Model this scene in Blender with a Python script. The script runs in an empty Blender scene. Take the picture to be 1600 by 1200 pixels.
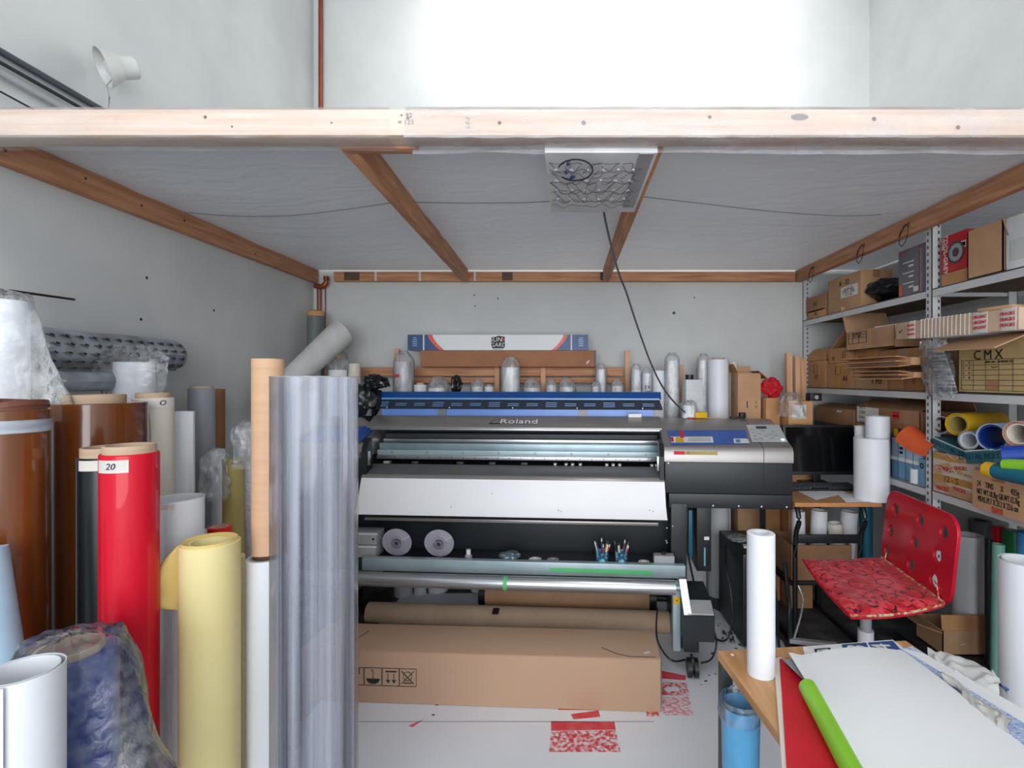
import bpy, bmesh, math, random
from mathutils import Vector, Matrix, noise
R = random.Random(7)
PI = math.pi
C = bpy.context.scene.collection
F = 800.0; VX = 888.0; VY = 592.0; H = 1.3      # focal length and vanishing point of the 1600x1200 frame, eye height
# ---------------------------------------------------------------- camera, world, lights, exposure
cam_d = bpy.data.cameras.new('camera'); cam = bpy.data.objects.new('camera', cam_d); C.objects.link(cam)
cam.location = (0, 0, H); cam.rotation_euler = (PI/2, 0, 0)
cam_d.sensor_width = 36; cam_d.lens = 36*F/1600; cam_d.shift_x = -(VX-800)/1600; cam_d.shift_y = (VY-600)/1600
cam_d.clip_start = 0.05
bpy.context.scene.camera = cam
vs = bpy.context.scene.view_settings
vs.view_transform = 'Standard'; vs.look = 'None'; vs.gamma = 1; vs.use_curve_mapping = False; vs.exposure = 0.17
w = bpy.data.worlds.new('daylight'); bpy.context.scene.world = w; w.use_nodes = True
w.node_tree.nodes['Background'].inputs[0].default_value = (0.88, 0.94, 1.0, 1)
w.node_tree.nodes['Background'].inputs[1].default_value = 1.0
def area(name, loc, rot, sx, sy, power, col):
    d = bpy.data.lights.new(name, 'AREA'); d.shape = 'RECTANGLE'; d.size = sx; d.size_y = sy; d.energy = power; d.color = col
    o = bpy.data.objects.new(name, d); C.objects.link(o); o.location = loc; o.rotation_euler = rot; return o
area('doorway_daylight', (-0.2, -2.9, 1.7), (PI/2, 0, 0), 4.0, 2.9, 172, (0.945, 0.975, 1.0))
wl_lamp = area('ceiling_lamp_panel', (0.30, 2.45, 4.25), (.9, 0, 0), 1.3, 0.35, 34, (1.0, 0.98, 0.96)); wl_lamp.data.spread = 1.9
area('ceiling_lamp_panel', (0.2, -0.3, 4.2), (0, 0, 0), 1.6, 0.5, 8, (1.0, 0.98, 0.95))
area('shop_lamp_under_sheet', (0.1, 1.65, 1.86), (0, 0, 0), 0.3, 0.45, 2.0, (1.0, 0.98, 0.96))

# ---------------------------------------------------------------- helpers
def P(px, py, Y): return Vector(((px-VX)/F*Y, Y, H-(py-VY)/F*Y))
def PZ(px, py, z):
    Y = (H-z)*F/(py-VY); return P(px, py, Y)
def lin(c):
    f = lambda v: (v/12.92 if v <= .04045 else ((v+.055)/1.055)**2.4)
    return tuple(f(v/255) for v in c) + (1,)
MATS = {}
def mat(key, rgb, rough=.6, metal=0, rgb2=None, nscale=8, nstretch=(1,1,1), bump=0, bscale=60, coat=0, detail=4, lo=.35, hi=.65, wave=None, spec=.5):
    if key in MATS: return MATS[key]
    m = bpy.data.materials.new(key); m.use_nodes = True; nt = m.node_tree; b = nt.nodes['Principled BSDF']
    b.inputs['Base Color'].default_value = lin(rgb); b.inputs['Roughness'].default_value = rough; b.inputs['Metallic'].default_value = metal
    b.inputs['Coat Weight'].default_value = coat; b.inputs['Specular IOR Level'].default_value = spec
    tc = nt.nodes.new('ShaderNodeTexCoord'); mp = nt.nodes.new('ShaderNodeMapping'); mp.inputs['Scale'].default_value = nstretch
    nt.links.new(tc.outputs['Object'], mp.inputs[0])
    n = nt.nodes.new('ShaderNodeTexNoise'); n.inputs['Scale'].default_value = nscale; n.inputs['Detail'].default_value = detail
    nt.links.new(mp.outputs[0], n.inputs[0])
    if rgb2 is None: rgb2 = tuple(max(0, v*0.93) for v in rgb)
    r = nt.nodes.new('ShaderNodeValToRGB'); r.color_ramp.elements[0].position = lo; r.color_ramp.elements[1].position = hi
    r.color_ramp.elements[0].color = lin(rgb2); r.color_ramp.elements[1].color = lin(rgb)
    nt.links.new(n.outputs['Fac'], r.inputs[0]); nt.links.new(r.outputs[0], b.inputs['Base Color'])
    if bump:
        n2 = nt.nodes.new('ShaderNodeTexNoise'); n2.inputs['Scale'].default_value = bscale; nt.links.new(mp.outputs[0], n2.inputs[0])
        bp = nt.nodes.new('ShaderNodeBump'); bp.inputs['Strength'].default_value = bump; bp.inputs['Distance'].default_value = .01
        nt.links.new(n2.outputs['Fac'], bp.inputs['Height']); nt.links.new(bp.outputs[0], b.inputs['Normal'])
    MATS[key] = m; return m
def clear(key, tint, transp=.7, rough=.12, white=.12, stretch=(8,8,8), nscale=6, bump=.4, vary=0.0, refl=.5, lo=.35, hi=.7, tcol=(1,1,1,1)):
    """thin clear plastic: see-through, a little milky, glossy towards grazing angles"""
    if key in MATS: return MATS[key]
    m = bpy.data.materials.new(key); m.use_nodes = True; nt = m.node_tree; nt.nodes.clear(); N = nt.nodes.new; L = nt.links.new
    out = N('ShaderNodeOutputMaterial'); tr = N('ShaderNodeBsdfTransparent'); tr.inputs[0].default_value = tcol
    pr = N('ShaderNodeBsdfPrincipled'); pr.inputs['Base Color'].default_value = lin(tint); pr.inputs['Roughness'].default_value = .4
    gl = N('ShaderNodeBsdfGlossy'); gl.inputs['Roughness'].default_value = rough
    fr = N('ShaderNodeFresnel'); fr.inputs[0].default_value = 1.45
    tc = N('ShaderNodeTexCoord'); mp = N('ShaderNodeMapping'); mp.inputs['Scale'].default_value = stretch; L(tc.outputs['Object'], mp.inputs[0])
    n = N('ShaderNodeTexNoise'); n.inputs['Scale'].default_value = nscale; n.inputs['Detail'].default_value = 5; L(mp.outputs[0], n.inputs[0])
    bp = N('ShaderNodeBump'); bp.inputs['Strength'].default_value = bump*.5; bp.inputs['Distance'].default_value = .01; L(n.outputs['Fac'], bp.inputs['Height'])
    for q in (gl, fr): L(bp.outputs[0], q.inputs['Normal'])
    mr = N('ShaderNodeMapRange'); mr.inputs['From Min'].default_value = lo; mr.inputs['From Max'].default_value = hi
    mr.inputs['To Min'].default_value = max(0, (1-transp)-vary); mr.inputs['To Max'].default_value = min(1, (1-transp)+vary); L(n.outputs['Fac'], mr.inputs[0])
    mx = N('ShaderNodeMixShader'); L(mr.outputs[0], mx.inputs[0]); L(tr.outputs[0], mx.inputs[1]); L(pr.outputs[0], mx.inputs[2])
    fm = N('ShaderNodeMath'); fm.operation = 'MULTIPLY'; fm.inputs[1].default_value = refl; L(fr.outputs[0], fm.inputs[0])
    mx2 = N('ShaderNodeMixShader'); L(fm.outputs[0], mx2.inputs[0]); L(mx.outputs[0], mx2.inputs[1]); L(gl.outputs[0], mx2.inputs[2])
    L(mx2.outputs[0], out.inputs[0]); MATS[key] = m; return m

XF = {}; GRP = {}
def thing(name, label, cat, loc=(0,0,0), rz=0, group=None, kind=None):
    o = bpy.data.objects.new(name, None); o.empty_display_size = .05; C.objects.link(o)
    o.location = loc; o.rotation_euler = (0, 0, rz)
    if label: o['label'] = label
    if cat: o['category'] = cat
    group = group or GRP.get(cat)
    if group: o['group'] = group
    if kind: o['kind'] = kind
    XF[o] = Matrix.Translation(Vector(loc)) @ Matrix.Rotation(rz, 4, 'Z'); return o
def tag(o, label, cat, group=None):
    o['label'] = label; o['category'] = cat
    if group: o['group'] = group
    return o
class B:
    def __init__(s): s.bm = bmesh.new()
    def _m(s, n0, M):
        s.bm.verts.ensure_lookup_table()
        bmesh.ops.transform(s.bm, matrix=M, verts=s.bm.verts[n0:])
    def box(s, c, d, rot=None, bev=0, taper=None):
        t = bmesh.new(); bmesh.ops.create_cube(t, size=1)
        for v in t.verts:
            if taper and v.co.z > 0: v.co.x *= taper; v.co.y *= taper
            v.co = Vector((v.co.x*d[0], v.co.y*d[1], v.co.z*d[2]))
        if bev: bmesh.ops.bevel(t, geom=t.edges[:], offset=bev, segments=2, affect='EDGES', profile=.6)
        M = Matrix.Translation(Vector(c))
        if rot is not None: M = M @ (rot if isinstance(rot, Matrix) else Matrix.Rotation(rot, 4, 'Z'))
        bmesh.ops.transform(t, matrix=M, verts=t.verts[:]); s.add(t); return s
    def bb(s, x0, x1, y0, y1, z0, z1, bev=0): return s.box(((x0+x1)/2, (y0+y1)/2, (z0+z1)/2), (abs(x1-x0), abs(y1-y0), abs(z1-z0)), None, bev)
    def add(s, t):
        me = bpy.data.meshes.new('tmp'); t.to_mesh(me); t.free(); s.bm.from_mesh(me); bpy.data.meshes.remove(me)
    def bar(s, a, b, wd, ht, bev=0, up=Vector((0,0,1))):
        a = Vector(a); b = Vector(b); z = (b-a); L = z.length; z.normalize()
        x = z.cross(up)
        if x.length < 1e-4: x = Vector((1,0,0))
        x.normalize(); y = x.cross(z)
        M = Matrix((x, z, y)).transposed().to_4x4(); M.translation = (a+b)/2
        t = bmesh.new(); bmesh.ops.create_cube(t, size=1)
        for v in t.verts: v.co = Vector((v.co.x*wd, v.co.y*L, v.co.z*ht))
        if bev: bmesh.ops.bevel(t, geom=t.edges[:], offset=bev, segments=2, affect='EDGES', profile=.6)
        bmesh.ops.transform(t, matrix=M, verts=t.verts[:]); s.add(t); return s
    def lathe(s, prof, M=Matrix(), seg=32, close=False):
        """prof: (r, z) pairs turned about z, then placed by M"""
        bm = s.bm; rings = []
        for r, z in prof:
            if r < 1e-6: rings.append([bm.verts.new(M @ Vector((0,0,z)))])
            else: rings.append([bm.verts.new(M @ Vector((r*math.cos(2*PI*i/seg), r*math.sin(2*PI*i/seg), z))) for i in range(seg)])
        pairs = list(zip(rings, rings[1:])) + ([(rings[-1], rings[0])] if close else [])
        for a, b in pairs:
            for i in range(seg):
                j = (i+1) % seg
                if len(a) == 1 and len(b) == 1: continue
                if len(a) == 1: f = (a[0], b[i], b[j])
                elif len(b) == 1: f = (a[i], a[j], b[0])
                else: f = (a[i], a[j], b[j], b[i])
                try: bm.faces.new(f)
                except ValueError: pass
        return s
    def cyl(s, a, b, r, r2=None, seg=24, cap=True):
        a = Vector(a); b = Vector(b); d = b-a; q = d.to_track_quat('Z', 'Y').to_matrix().to_4x4(); q.translation = a
        r2 = r if r2 is None else r2; L = d.length
        return s.lathe(([(0,0)] if cap else [])+[(r,0),(r2,L)]+([(0,L)] if cap else []), q, seg)
    def pipe(s, a, b, ro, ri, seg=32):
        a = Vector(a); b = Vector(b); d = b-a; q = d.to_track_quat('Z', 'Y').to_matrix().to_4x4(); q.translation = a; L = d.length
        return s.lathe([(ro,0),(ro,L),(ri,L),(ri,0)], q, seg, True)
    def sweep(s, pts, r, seg=8):
        pts = [Vector(p) for p in pts]; bm = s.bm; rings = []
        for i, p in enumerate(pts):
            d = (pts[min(i+1, len(pts)-1)] - pts[max(i-1, 0)]).normalized()
            x = d.cross(Vector((0,0,1)))
            if x.length < .05: x = d.cross(Vector((1,0,0)))
            x.normalize(); y = d.cross(x)
            rings.append([bm.verts.new(p + r*(math.cos(2*PI*k/seg)*x + math.sin(2*PI*k/seg)*y)) for k in range(seg)])
        for a, b in zip(rings, rings[1:]):
            for k in range(seg): bm.faces.new((a[k], a[(k+1)%seg], b[(k+1)%seg], b[k]))
        bm.faces.new(rings[0]); bm.faces.new(rings[-1]); return s
    def prism(s, pts, vec):
        bm = s.bm; vec = Vector(vec); a = [bm.verts.new(Vector(p)) for p in pts]; b = [bm.verts.new(Vector(p)+vec) for p in pts]
        bm.faces.new(a); bm.faces.new(b[::-1]); n = len(a)
        for i in range(n): bm.faces.new((a[i], b[i], b[(i+1)%n], a[(i+1)%n]))
        return s
    def grid(s, fn, nu, nv, thick=None):
        bm = s.bm; g = [[bm.verts.new(Vector(fn(i/nu, j/nv))) for j in range(nv+1)] for i in range(nu+1)]
        for i in range(nu):
            for j in range(nv): bm.faces.new((g[i][j], g[i+1][j], g[i+1][j+1], g[i][j+1]))
        if thick: 
            bm.normal_update(); bmesh.ops.solidify(bm, geom=bm.faces[:], thickness=thick)
        return s
    def obj(s, name, m, parent=None, world=True, smooth=True, kind=None, label=None):
        bmesh.ops.recalc_face_normals(s.bm, faces=s.bm.faces[:])
        if parent is not None and world and parent in XF: bmesh.ops.transform(s.bm, matrix=XF[parent].inverted(), verts=s.bm.verts[:])
        me = bpy.data.meshes.new(name); s.bm.to_mesh(me); s.bm.free()
        me.materials.append(m)
        if smooth:
            me.shade_smooth(); me.set_sharp_from_angle(angle=math.radians(35))
        o = bpy.data.objects.new(name, me); C.objects.link(o)
        if parent is not None:
            o.parent = parent
            if parent in XF: XF[o] = XF[parent]
            else: XF[o] = Matrix()
        if kind: o['kind'] = kind
        if label: o['label'] = label
        return o
def FX(loc, face):
    """local frame for flat print: 'c' faces the camera (-Y), 'l' faces -X, 'u' faces up"""
    if face == 'c': M = Matrix(((1,0,0),(0,0,-1),(0,1,0)))
    elif face == 'l': M = Matrix(((0,0,-1),(-1,0,0),(0,1,0)))
    else: M = Matrix.Identity(3)
    M = M.to_4x4(); M.translation = Vector(loc); return M
def letters(name, txt, size, M, m, parent, world=True, thick=.0006, xs=1, align='CENTER', shear=0):
    cu = bpy.data.curves.new('tmp', 'FONT'); cu.body = txt; cu.size = size; cu.align_x = align; cu.align_y = 'CENTER'; cu.extrude = thick; cu.resolution_u = 3; cu.shear = shear
    o = bpy.data.objects.new('tmp', cu); C.objects.link(o)
    dg = bpy.context.evaluated_depsgraph_get(); me = bpy.data.meshes.new_from_object(o.evaluated_get(dg)); bpy.data.objects.remove(o); bpy.data.curves.remove(cu)
    if xs != 1: me.transform(Matrix.Diagonal((xs,1,1,1)))
    if parent is not None and world and parent in XF: M = XF[parent].inverted() @ M
    me.transform(M); me.name = name; me.materials.clear(); me.materials.append(m)
    q = bpy.data.objects.new(name, me); C.objects.link(q); q.parent = parent; return q
def nz(p, sc=1.0, seed=0): return noise.noise(Vector(p)*sc + Vector((seed*7.3, seed*3.1, seed)))

# ---------------------------------------------------------------- materials
M_WALL = mat('wall_paint', (208,210,209), .75, rgb2=(196,198,198), nscale=2.2, bump=.05, bscale=25)
M_CEIL = mat('ceiling_paint', (232,232,232), .8)
M_CONC = mat('concrete', (98,98,100), .7, rgb2=(58,58,62), nscale=9, bump=.1, bscale=40, detail=8)
M_BEAM = mat('brown_timber', (200,150,112), .65, rgb2=(160,108,76), nscale=6, nstretch=(6,6,6), detail=6, bump=.1)
M_BEAMX = mat('timber_grain_x', (204,150,112), .65, rgb2=(172,118,84), nscale=4, nstretch=(1,14,14), detail=6, bump=.1)
M_BEAMY = mat('timber_grain_y', (202,148,110), .65, rgb2=(168,114,80), nscale=4, nstretch=(14,1,14), detail=6, bump=.1)
M_BEAMZ = mat('timber_grain_z', (222,176,140), .65, rgb2=(200,150,114), nscale=4, nstretch=(14,14,1), detail=6, bump=.1)
M_PALE = mat('pale_timber', (236,218,204), .6, rgb2=(222,196,178), nscale=3, nstretch=(1,22,22), detail=6, bump=.05)
M_KNOT = mat('timber_knot', (110,66,44), .6)
M_SHEET = None
M_CARD = mat('cardboard', (196,156,120), .85, rgb2=(182,142,108), nscale=5, bump=.05, bscale=30)
M_CARD2 = mat('cardboard_orange', (204,154,108), .85, rgb2=(180,132,90), nscale=5, bump=.06, bscale=30)
M_CARD3 = mat('cardboard_dark', (172,130,98), .85, rgb2=(150,110,80), nscale=5, bump=.06, bscale=30)
M_CARDG = mat('cardboard_greenish', (196,172,124), .85, rgb2=(178,152,106), nscale=4)
M_KRAFT = mat('kraft_tube', (208,170,138), .75, rgb2=(202,162,130), nscale=4, nstretch=(1,1,14), detail=3)
M_CORE = mat('paper_core', (196,172,148), .8, rgb2=(176,150,126), nscale=3, nstretch=(1,1,12))
M_WHITE = mat('white_vinyl', (228,231,236), .45, rgb2=(222,225,231), nscale=2)
M_PAPER = mat('white_paper', (236,238,240), .7, rgb2=(230,232,235), nscale=2)
M_CREAM = mat('cream_vinyl', (222,214,202), .5, rgb2=(214,206,194), nscale=2)
M_GREYR = mat('grey_vinyl', (150,152,160), .5)
M_BROWN = mat('brown_vinyl', (122,66,26), .2, rgb2=(96,48,18), nscale=3, nstretch=(3,3,.4), coat=.6, bump=.12, bscale=3)
M_RED = mat('red_vinyl', (204,8,40), .45, rgb2=(198,8,36), nscale=3, coat=.35, bump=.03, bscale=3, spec=.25)
M_BLACKR = mat('black_vinyl', (22,28,32), .3)
M_GREEN = mat('green_vinyl', (44,140,112), .45)
M_DGREEN = mat('deep_green_vinyl', (20,120,60), .35)
M_YELP = mat('yellow_paper', (228,214,158), .65, rgb2=(222,206,146), nscale=2)
M_YELD = mat('yellow_dark_paper', (178,160,92), .65)
M_BLUER = mat('blue_vinyl', (24,62,152), .35)
M_TEAL = mat('teal_vinyl', (20,104,128), .4)
M_SKYB = mat('sky_blue_vinyl', (60,140,196), .4)
M_LBLUE = mat('pale_blue_vinyl', (176,206,228), .4)
M_YEL = mat('yellow_vinyl', (226,178,30), .4)
M_ORANGE = mat('orange_vinyl', (226,96,48), .45)
M_PINK = mat('salmon_vinyl', (206,158,136), .5)
M_LIME = mat('lime_vinyl', (142,206,50), .4)
M_MASK = mat('masking_tape', (218,212,206), .7)
M_TAPEB = mat('brown_tape', (166,116,74), .25, coat=.4)
M_TAPEG = mat('grey_tape', (176,182,192), .4, rgb2=(140,146,158), nscale=10, nstretch=(1,1,10))
M_INK = mat('black_ink', (30,28,28), .6)
M_INKG = mat('green_ink', (70,80,50), .7)
M_INKR = mat('red_ink', (200,40,48), .6)
M_LABEL = mat('white_label', (232,232,230), .6)
M_BLK = mat('black_plastic', (26,28,31), .4)
M_BLKG = mat('black_gloss', (14,15,17), .12)
M_BLKM = mat('black_metal', (34,40,45), .42, rgb2=(28,34,39), nscale=3)
M_SIL = mat('silver_cover', (152,148,146), .3, metal=.55, rgb2=(144,140,138), nscale=3, nstretch=(1,8,8))
M_SILD = mat('grey_panel', (120,120,124), .4, metal=.3)
M_ALU = mat('aluminium', (196,200,204), .28, metal=.85, rgb2=(182,186,190), nscale=5, nstretch=(1,20,20))
M_STEEL = mat('bluish_steel', (150,170,178), .35, metal=.5)
M_RAILB = mat('rail_blue_grey', (168,186,192), .35, metal=.3)
M_DGREY = mat('dark_grey_plastic', (62,68,74), .5)
M_PBLUE = mat('printer_blue', (22,72,142), .35)
M_PBLUE2 = mat('printer_light_blue', (104,140,214), .3)
M_PANELB = mat('panel_blue', (46,92,176), .35)
M_SHELF = mat('shelf_enamel', (206,208,210), .45, rgb2=(196,198,200), nscale=4)
M_HARD = mat('hardboard', (116,92,74), .8)
M_WHP = mat('white_plastic', (226,226,228), .35)
M_GRYP = mat('grey_plastic', (164,164,168), .45)
M_REDP = mat('red_shell_plastic', (206,14,46), .3, coat=.3)
M_LAM = mat('light_oak', (206,160,112), .5, rgb2=(184,134,88), nscale=3, nstretch=(14,1,14), detail=6)
M_COPPER = mat('copper', (150,82,58), .4, metal=.7)
M_TAPEGR = mat('green_masking_tape', (92,186,120), .6)
M_CLEAR = clear('clear_bag', (236,240,244), .90, .06, stretch=(5,5,5), nscale=9, bump=1.0, vary=.08, refl=1.0)
M_WRAP = clear('clear_wrap', (216,220,226), .78, .1, stretch=(6,6,3), nscale=6, bump=.7, vary=.16, refl=.7)
M_FILM = clear('film_roll', (222,226,238), .88, .1, stretch=(11,11,.10), nscale=3.0, bump=.5, vary=.22, refl=.7, lo=.44, hi=.66, tcol=(.90,.91,.94,1))
M_FILM2 = clear('film_roll_inner', (214,218,232), .89, .12, stretch=(14,14,.12), nscale=4, bump=.3, vary=.20, refl=.5, lo=.44, hi=.64, tcol=(.90,.91,.94,1))
M_BEAMW = clear('poly_film', (230,230,234), .74, .08, stretch=(2,5,5), nscale=4, bump=.8, vary=.14, refl=.8)

# ================================================================ STRUCTURE
YB = 3.4; XL = -1.69; XR = 2.0; XS = 1.556; ZC = 4.4; YF = -3.0
def struct(b, name, m, **k):
    o = b.obj(name, m, **k); o['kind'] = 'structure'; return o
struct(B().bb(XL-.1, XR+.1, YF, YB+.1, -.1, 0), 'floor', M_CONC)
struct(B().bb(XL-.1, XR+.1, YB, YB+.1, 0, ZC), 'wall_back', M_WALL)
struct(B().bb(XL-.1, XL, YF, YB, 0, ZC), 'wall_left', M_WALL)
struct(B().bb(XR, XR+.1, YF, YB, 0, ZC), 'wall_right', M_WALL)
struct(B().bb(XL-.1, XR+.1, YF, YB+.1, ZC, ZC+.1), 'ceiling', M_CEIL)
# scuffs and plugs on the walls
def wallmark(px, py, s=.006):
    p = P(px, py, YB-.001); return B().lathe([(0,0),(s,0),(s*.6,.002),(0,.002)], FX(p, 'c'), 10)
for i, (px, py) in enumerate([(1053,489),(741,461),(778,466),(742,478),(1085,465)]):
    tag(wallmark(px, py, .010 if i == 0 else .005).obj('wall_plug', M_DGREY), 'small dark plug hole in the back wall, %s' % ['right of the hanging cable','above left of the striped long box','above the middle of the striped long box','just above the lettering of the long box','high right of the cable'][i], 'wall plug')
b = B(); p = P(621, 452, YB-.003); b.box(p, (.03,.006,.018), None, .002); tag(b.obj('wall_clip', M_WALL), 'small white painted clip on the back wall below the rear timber', 'clip')
# left wall marks
for i, (py_, yy, l) in enumerate([((229,434), 2.06, .004), ((220,499), 2.02, .004), ((334,485), 2.4, .004)]):
    px, py = py_; q = P(px, py, -XL*F/(VX-px)); q.x = XL+.001
    tag(B().lathe([(0,0),(.006,0),(0,.002)], Matrix.Translation(q) @ Matrix.Rotation(PI/2, 4, 'Y'), 10).obj('nail_hole', M_INK), ['dark nail hole high in the left wall','dark nail hole in the left wall above the wrapped roll','dark nail hole in the left wall near its rear'][i], 'nail hole')

# ================================================================ CANOPY FRAME (timber) AND POLY SHEET
ZB = 1.94
def wob(x): return .006*math.sin(x*3.1)+.004*math.sin(x*7)
# front beam
fb = thing('front_timber_beam', 'pale timber beam wrapped in clear film across the front of the canopy', 'beam', (0, 1.375, ZB))
B().bb(XL+.002, XS-.0, 1.34, 1.41, ZB-.002, ZB+.066, .004).obj('timber', M_PALE, fb)
for x, zz, s in [(-.95,.045,.0045),(-.88,.02,.003),(-.62,.03,.003),(-.42,.042,.004),(-.18,.03,.005),(.04,.03,.006),(.37,.045,.005),(.8,.04,.006),(1.02,.018,.006)]:
    B().lathe([(0,0),(s,0),(0,.001)], FX((x,1.3395,ZB+zz),'c'), 10).obj('knot', M_KNOT, fb)
B().lathe([(0,0),(.018,0),(.012,.001),(0,.001)], FX((.605,1.3396,ZB+.045),'c') @ Matrix.Diagonal((1.3,.5,1,1)), 14).obj('knot', mat('grey_knot',(150,140,136),.6), fb)
letters('stamp', '+ 92\n= 133', .018, FX((-.425,1.3392,ZB+.04),'c') @ Matrix.Rotation(0,4,'Z'), mat('stamp_ink',(140,128,120),.7), fb)
letters('stamp', 'S-P-F', .016, FX((-.262,1.3392,ZB+.03),'c') @ Matrix.Rotation(PI/2,4,'Z'), mat('stamp_ink2',(160,170,160),.7), fb)
def film(x0, x1, drop, seed, top=.004):
    def fn(u, v):
        x = x0+(x1-x0)*u; n = nz((x*9, v*3, 0), 1, seed)*.006
        s = v*(.03+.075+.075+drop)           # runs over the top, down the front face, under and hangs
        if s < .03: return (x, 1.34+.03-s, ZB+.068+top+abs(n)*.5)
        s -= .03
        if s < .075: return (x, 1.337-abs(n)*.8, ZB+.068-s+(.004*nz((x*5,0,0),1,seed+2) if s < .01 else 0))
        s -= .075
        if s < .075: return (x, 1.337+s, ZB-.005-abs(n)*.8-.003)
        s -= .075
        return (x, 1.412+.004*nz((x*8,0,1),1,seed), ZB-.006-s*(1+.5*nz((x*6,0,0),1,seed+5)))
    return B().grid(fn, 90, 40)
film(-.43, 1.50, .012, 1).obj('poly_film', M_BEAMW, fb)
film(-1.66, -.47, .004, 4).obj('poly_film', clear('poly_film_thin',(238,238,240),.86,.1,stretch=(2,5,5),nscale=4,bump=.7,vary=.1), fb)
tag(B().bb(-.62, -.42, 1.405, 1.44, ZB-.008, ZB+.055, .002).obj('timber_block', M_BEAMX), 'short brown timber block behind the pale front beam above the left joist', 'timber')
# left and right beams, rear beam, joists
def timber(name, a, b_, wd, ht, m, label, marks=()):
    t = thing(name, label, 'beam', ((Vector(a)+Vector(b_))/2))
    B().bar(a, b_, wd, ht, .003).obj('timber', m, t)
    return t
t = timber('side_timber_beam', (XL+.021, .8, ZB+.035), (XL+.021, 3.38, ZB+.035), .038, .085, M_BEAMY, 'brown timber beam fixed along the left wall under the poly sheet')
for y, z in [(1.5,.03),(1.75,.045),(1.98,.03),(2.2,.04),(2.7,.02)]: B().lathe([(0,0),(.005,0),(0,.001)], Matrix.Translation((XL+.0405,y,ZB+z)) @ Matrix.Rotation(PI/2,4,'Y'), 10).obj('nail_head', M_INK, t)
t = timber('side_timber_beam', (XS-.04, .8, ZB+.035), (XS-.04, 3.38, ZB+.035), .038, .075, M_BEAMY, 'orange brown timber beam running over the front of the right shelving')
for y in (3.15, 2.62, 2.28):
    b = B(); pts = [(XS-.062+.004*math.sin(k*1.3), y+.035*math.cos(k*.9), ZB-.01+.045*math.sin(k*.8)+.01) for k in range(12)]
    b.sweep(pts, .0018, 6).obj('wire_tie', M_INK, t)
t = timber('rear_timber_beam', (XL+.15, YB-.022, ZB+.032), (XS-.07, YB-.022, ZB+.032), .040, .062, M_BEAMX, 'brown timber beam fixed along the top of the back wall')
for x, s in [(-1.42,.10),(-.40,.07),(.24,.06)]:
    B().bb(x-s/2, x+s/2, YB-.0435, YB-.0425, ZB+.006, ZB+.06).obj('dark_patch', mat('dark_timber',(66,58,50),.7,rgb2=(110,80,60),nscale=12), t)  # darker stretches of the beam face, mottled with brown
for x in (-1.27,-.98,-.62): B().bb(x, x+.014, YB-.0438, YB-.0425, ZB+.002, ZB+.062).obj('paint_smear', M_MASK, t)
timber('canopy_joist', Vector((-.610,1.412,ZB+.035)), Vector((-.675,3.35,ZB+.035)), .038, .085, M_BEAMY, 'brown timber joist left of the ceiling lamp, running front to back')
timber('canopy_joist', Vector((.245,1.42,ZB+.035)), Vector((.245,3.35,ZB+.035)), .038, .08, M_BEAMY, 'brown timber joist right beside the ceiling lamp, running front to back')
# poly sheet over the joists
def sheetfn(u, v):
    x = XL+.005+(XR-XL-.01)*u; y = 1.40+(YB-.01-1.40)*v
    sag = 0
    for a, c in ((XL,-.69),(-.69,.245),(.245,XS),(XS,XR)):
        if a <= x <= c: sag = math.sin(PI*(x-a)/(c-a))
    s = math.sin(PI*min(1,max(0,v)))
    z = ZB+.080-.035*sag*s + .008*nz((x*2.2,y*2.6,0),1,3)*(s+.3) + .010*abs(nz((x*1.3+y*1.1,y*2.2-x,0),1.3,8))*s
    r = math.sin((y-2.25+.10*math.cos(x*2.4))*60)*math.exp(-((y-2.25+.10*math.cos(x*2.4))/.02)**2)*.004
    return (x, y, z+r)
m = bpy.data.materials.new('poly_sheet'); m.use_nodes = True; nt = m.node_tree; pb = nt.nodes['Principled BSDF']
pb.inputs['Base Color'].default_value = lin((202,206,211)); pb.inputs['Roughness'].default_value = .35
tl = nt.nodes.new('ShaderNodeBsdfTranslucent'); tl.inputs[0].default_value = lin((222,224,230)); mx = nt.nodes.new('ShaderNodeMixShader'); mx.inputs[0].default_value = .12
nt.links.new(pb.outputs[0], mx.inputs[1]); nt.links.new(tl.outputs[0], mx.inputs[2])
tcn = nt.nodes.new('ShaderNodeTexCoord'); wn = nt.nodes.new('ShaderNodeTexNoise'); wn.inputs['Scale'].default_value = 4; wn.inputs['Distortion'].default_value = 1.2
mpn = nt.nodes.new('ShaderNodeMapping'); mpn.inputs['Scale'].default_value = (1,2.5,1); mpn.inputs['Rotation'].default_value = (0,0,.35)
nt.links.new(tcn.outputs['Object'], mpn.inputs[0]); nt.links.new(mpn.outputs[0], wn.inputs[0])
bpn = nt.nodes.new('ShaderNodeBump'); bpn.inputs['Strength'].default_value = .3; bpn.inputs['Distance'].default_value = .03
nt.links.new(wn.outputs['Fac'], bpn.inputs['Height']); nt.links.new(bpn.outputs[0], pb.inputs['Normal'])
nt.links.new(mx.outputs[0], nt.nodes['Material Output'].inputs[0]); M_SHEET = m
tag(B().grid(sheetfn, 120, 90).obj('poly_sheet_canopy', M_SHEET), 'milky white poly sheet sagging over the timber joists as a false ceiling', 'plastic sheet')
# seam lines in the sheet
b = B(); pts = []
for k in range(60):
    u = k/59*.82; x, y, z = sheetfn(u, .35+.05*math.cos(u*7)); pts.append((x, y, z-.003))
tag(b.sweep(pts, .0018, 5).obj('sheet_cord', mat('dull_grey_cord',(128,130,136),.7)), 'thin grey cord running sideways under the poly sheet canopy', 'cord')

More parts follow.
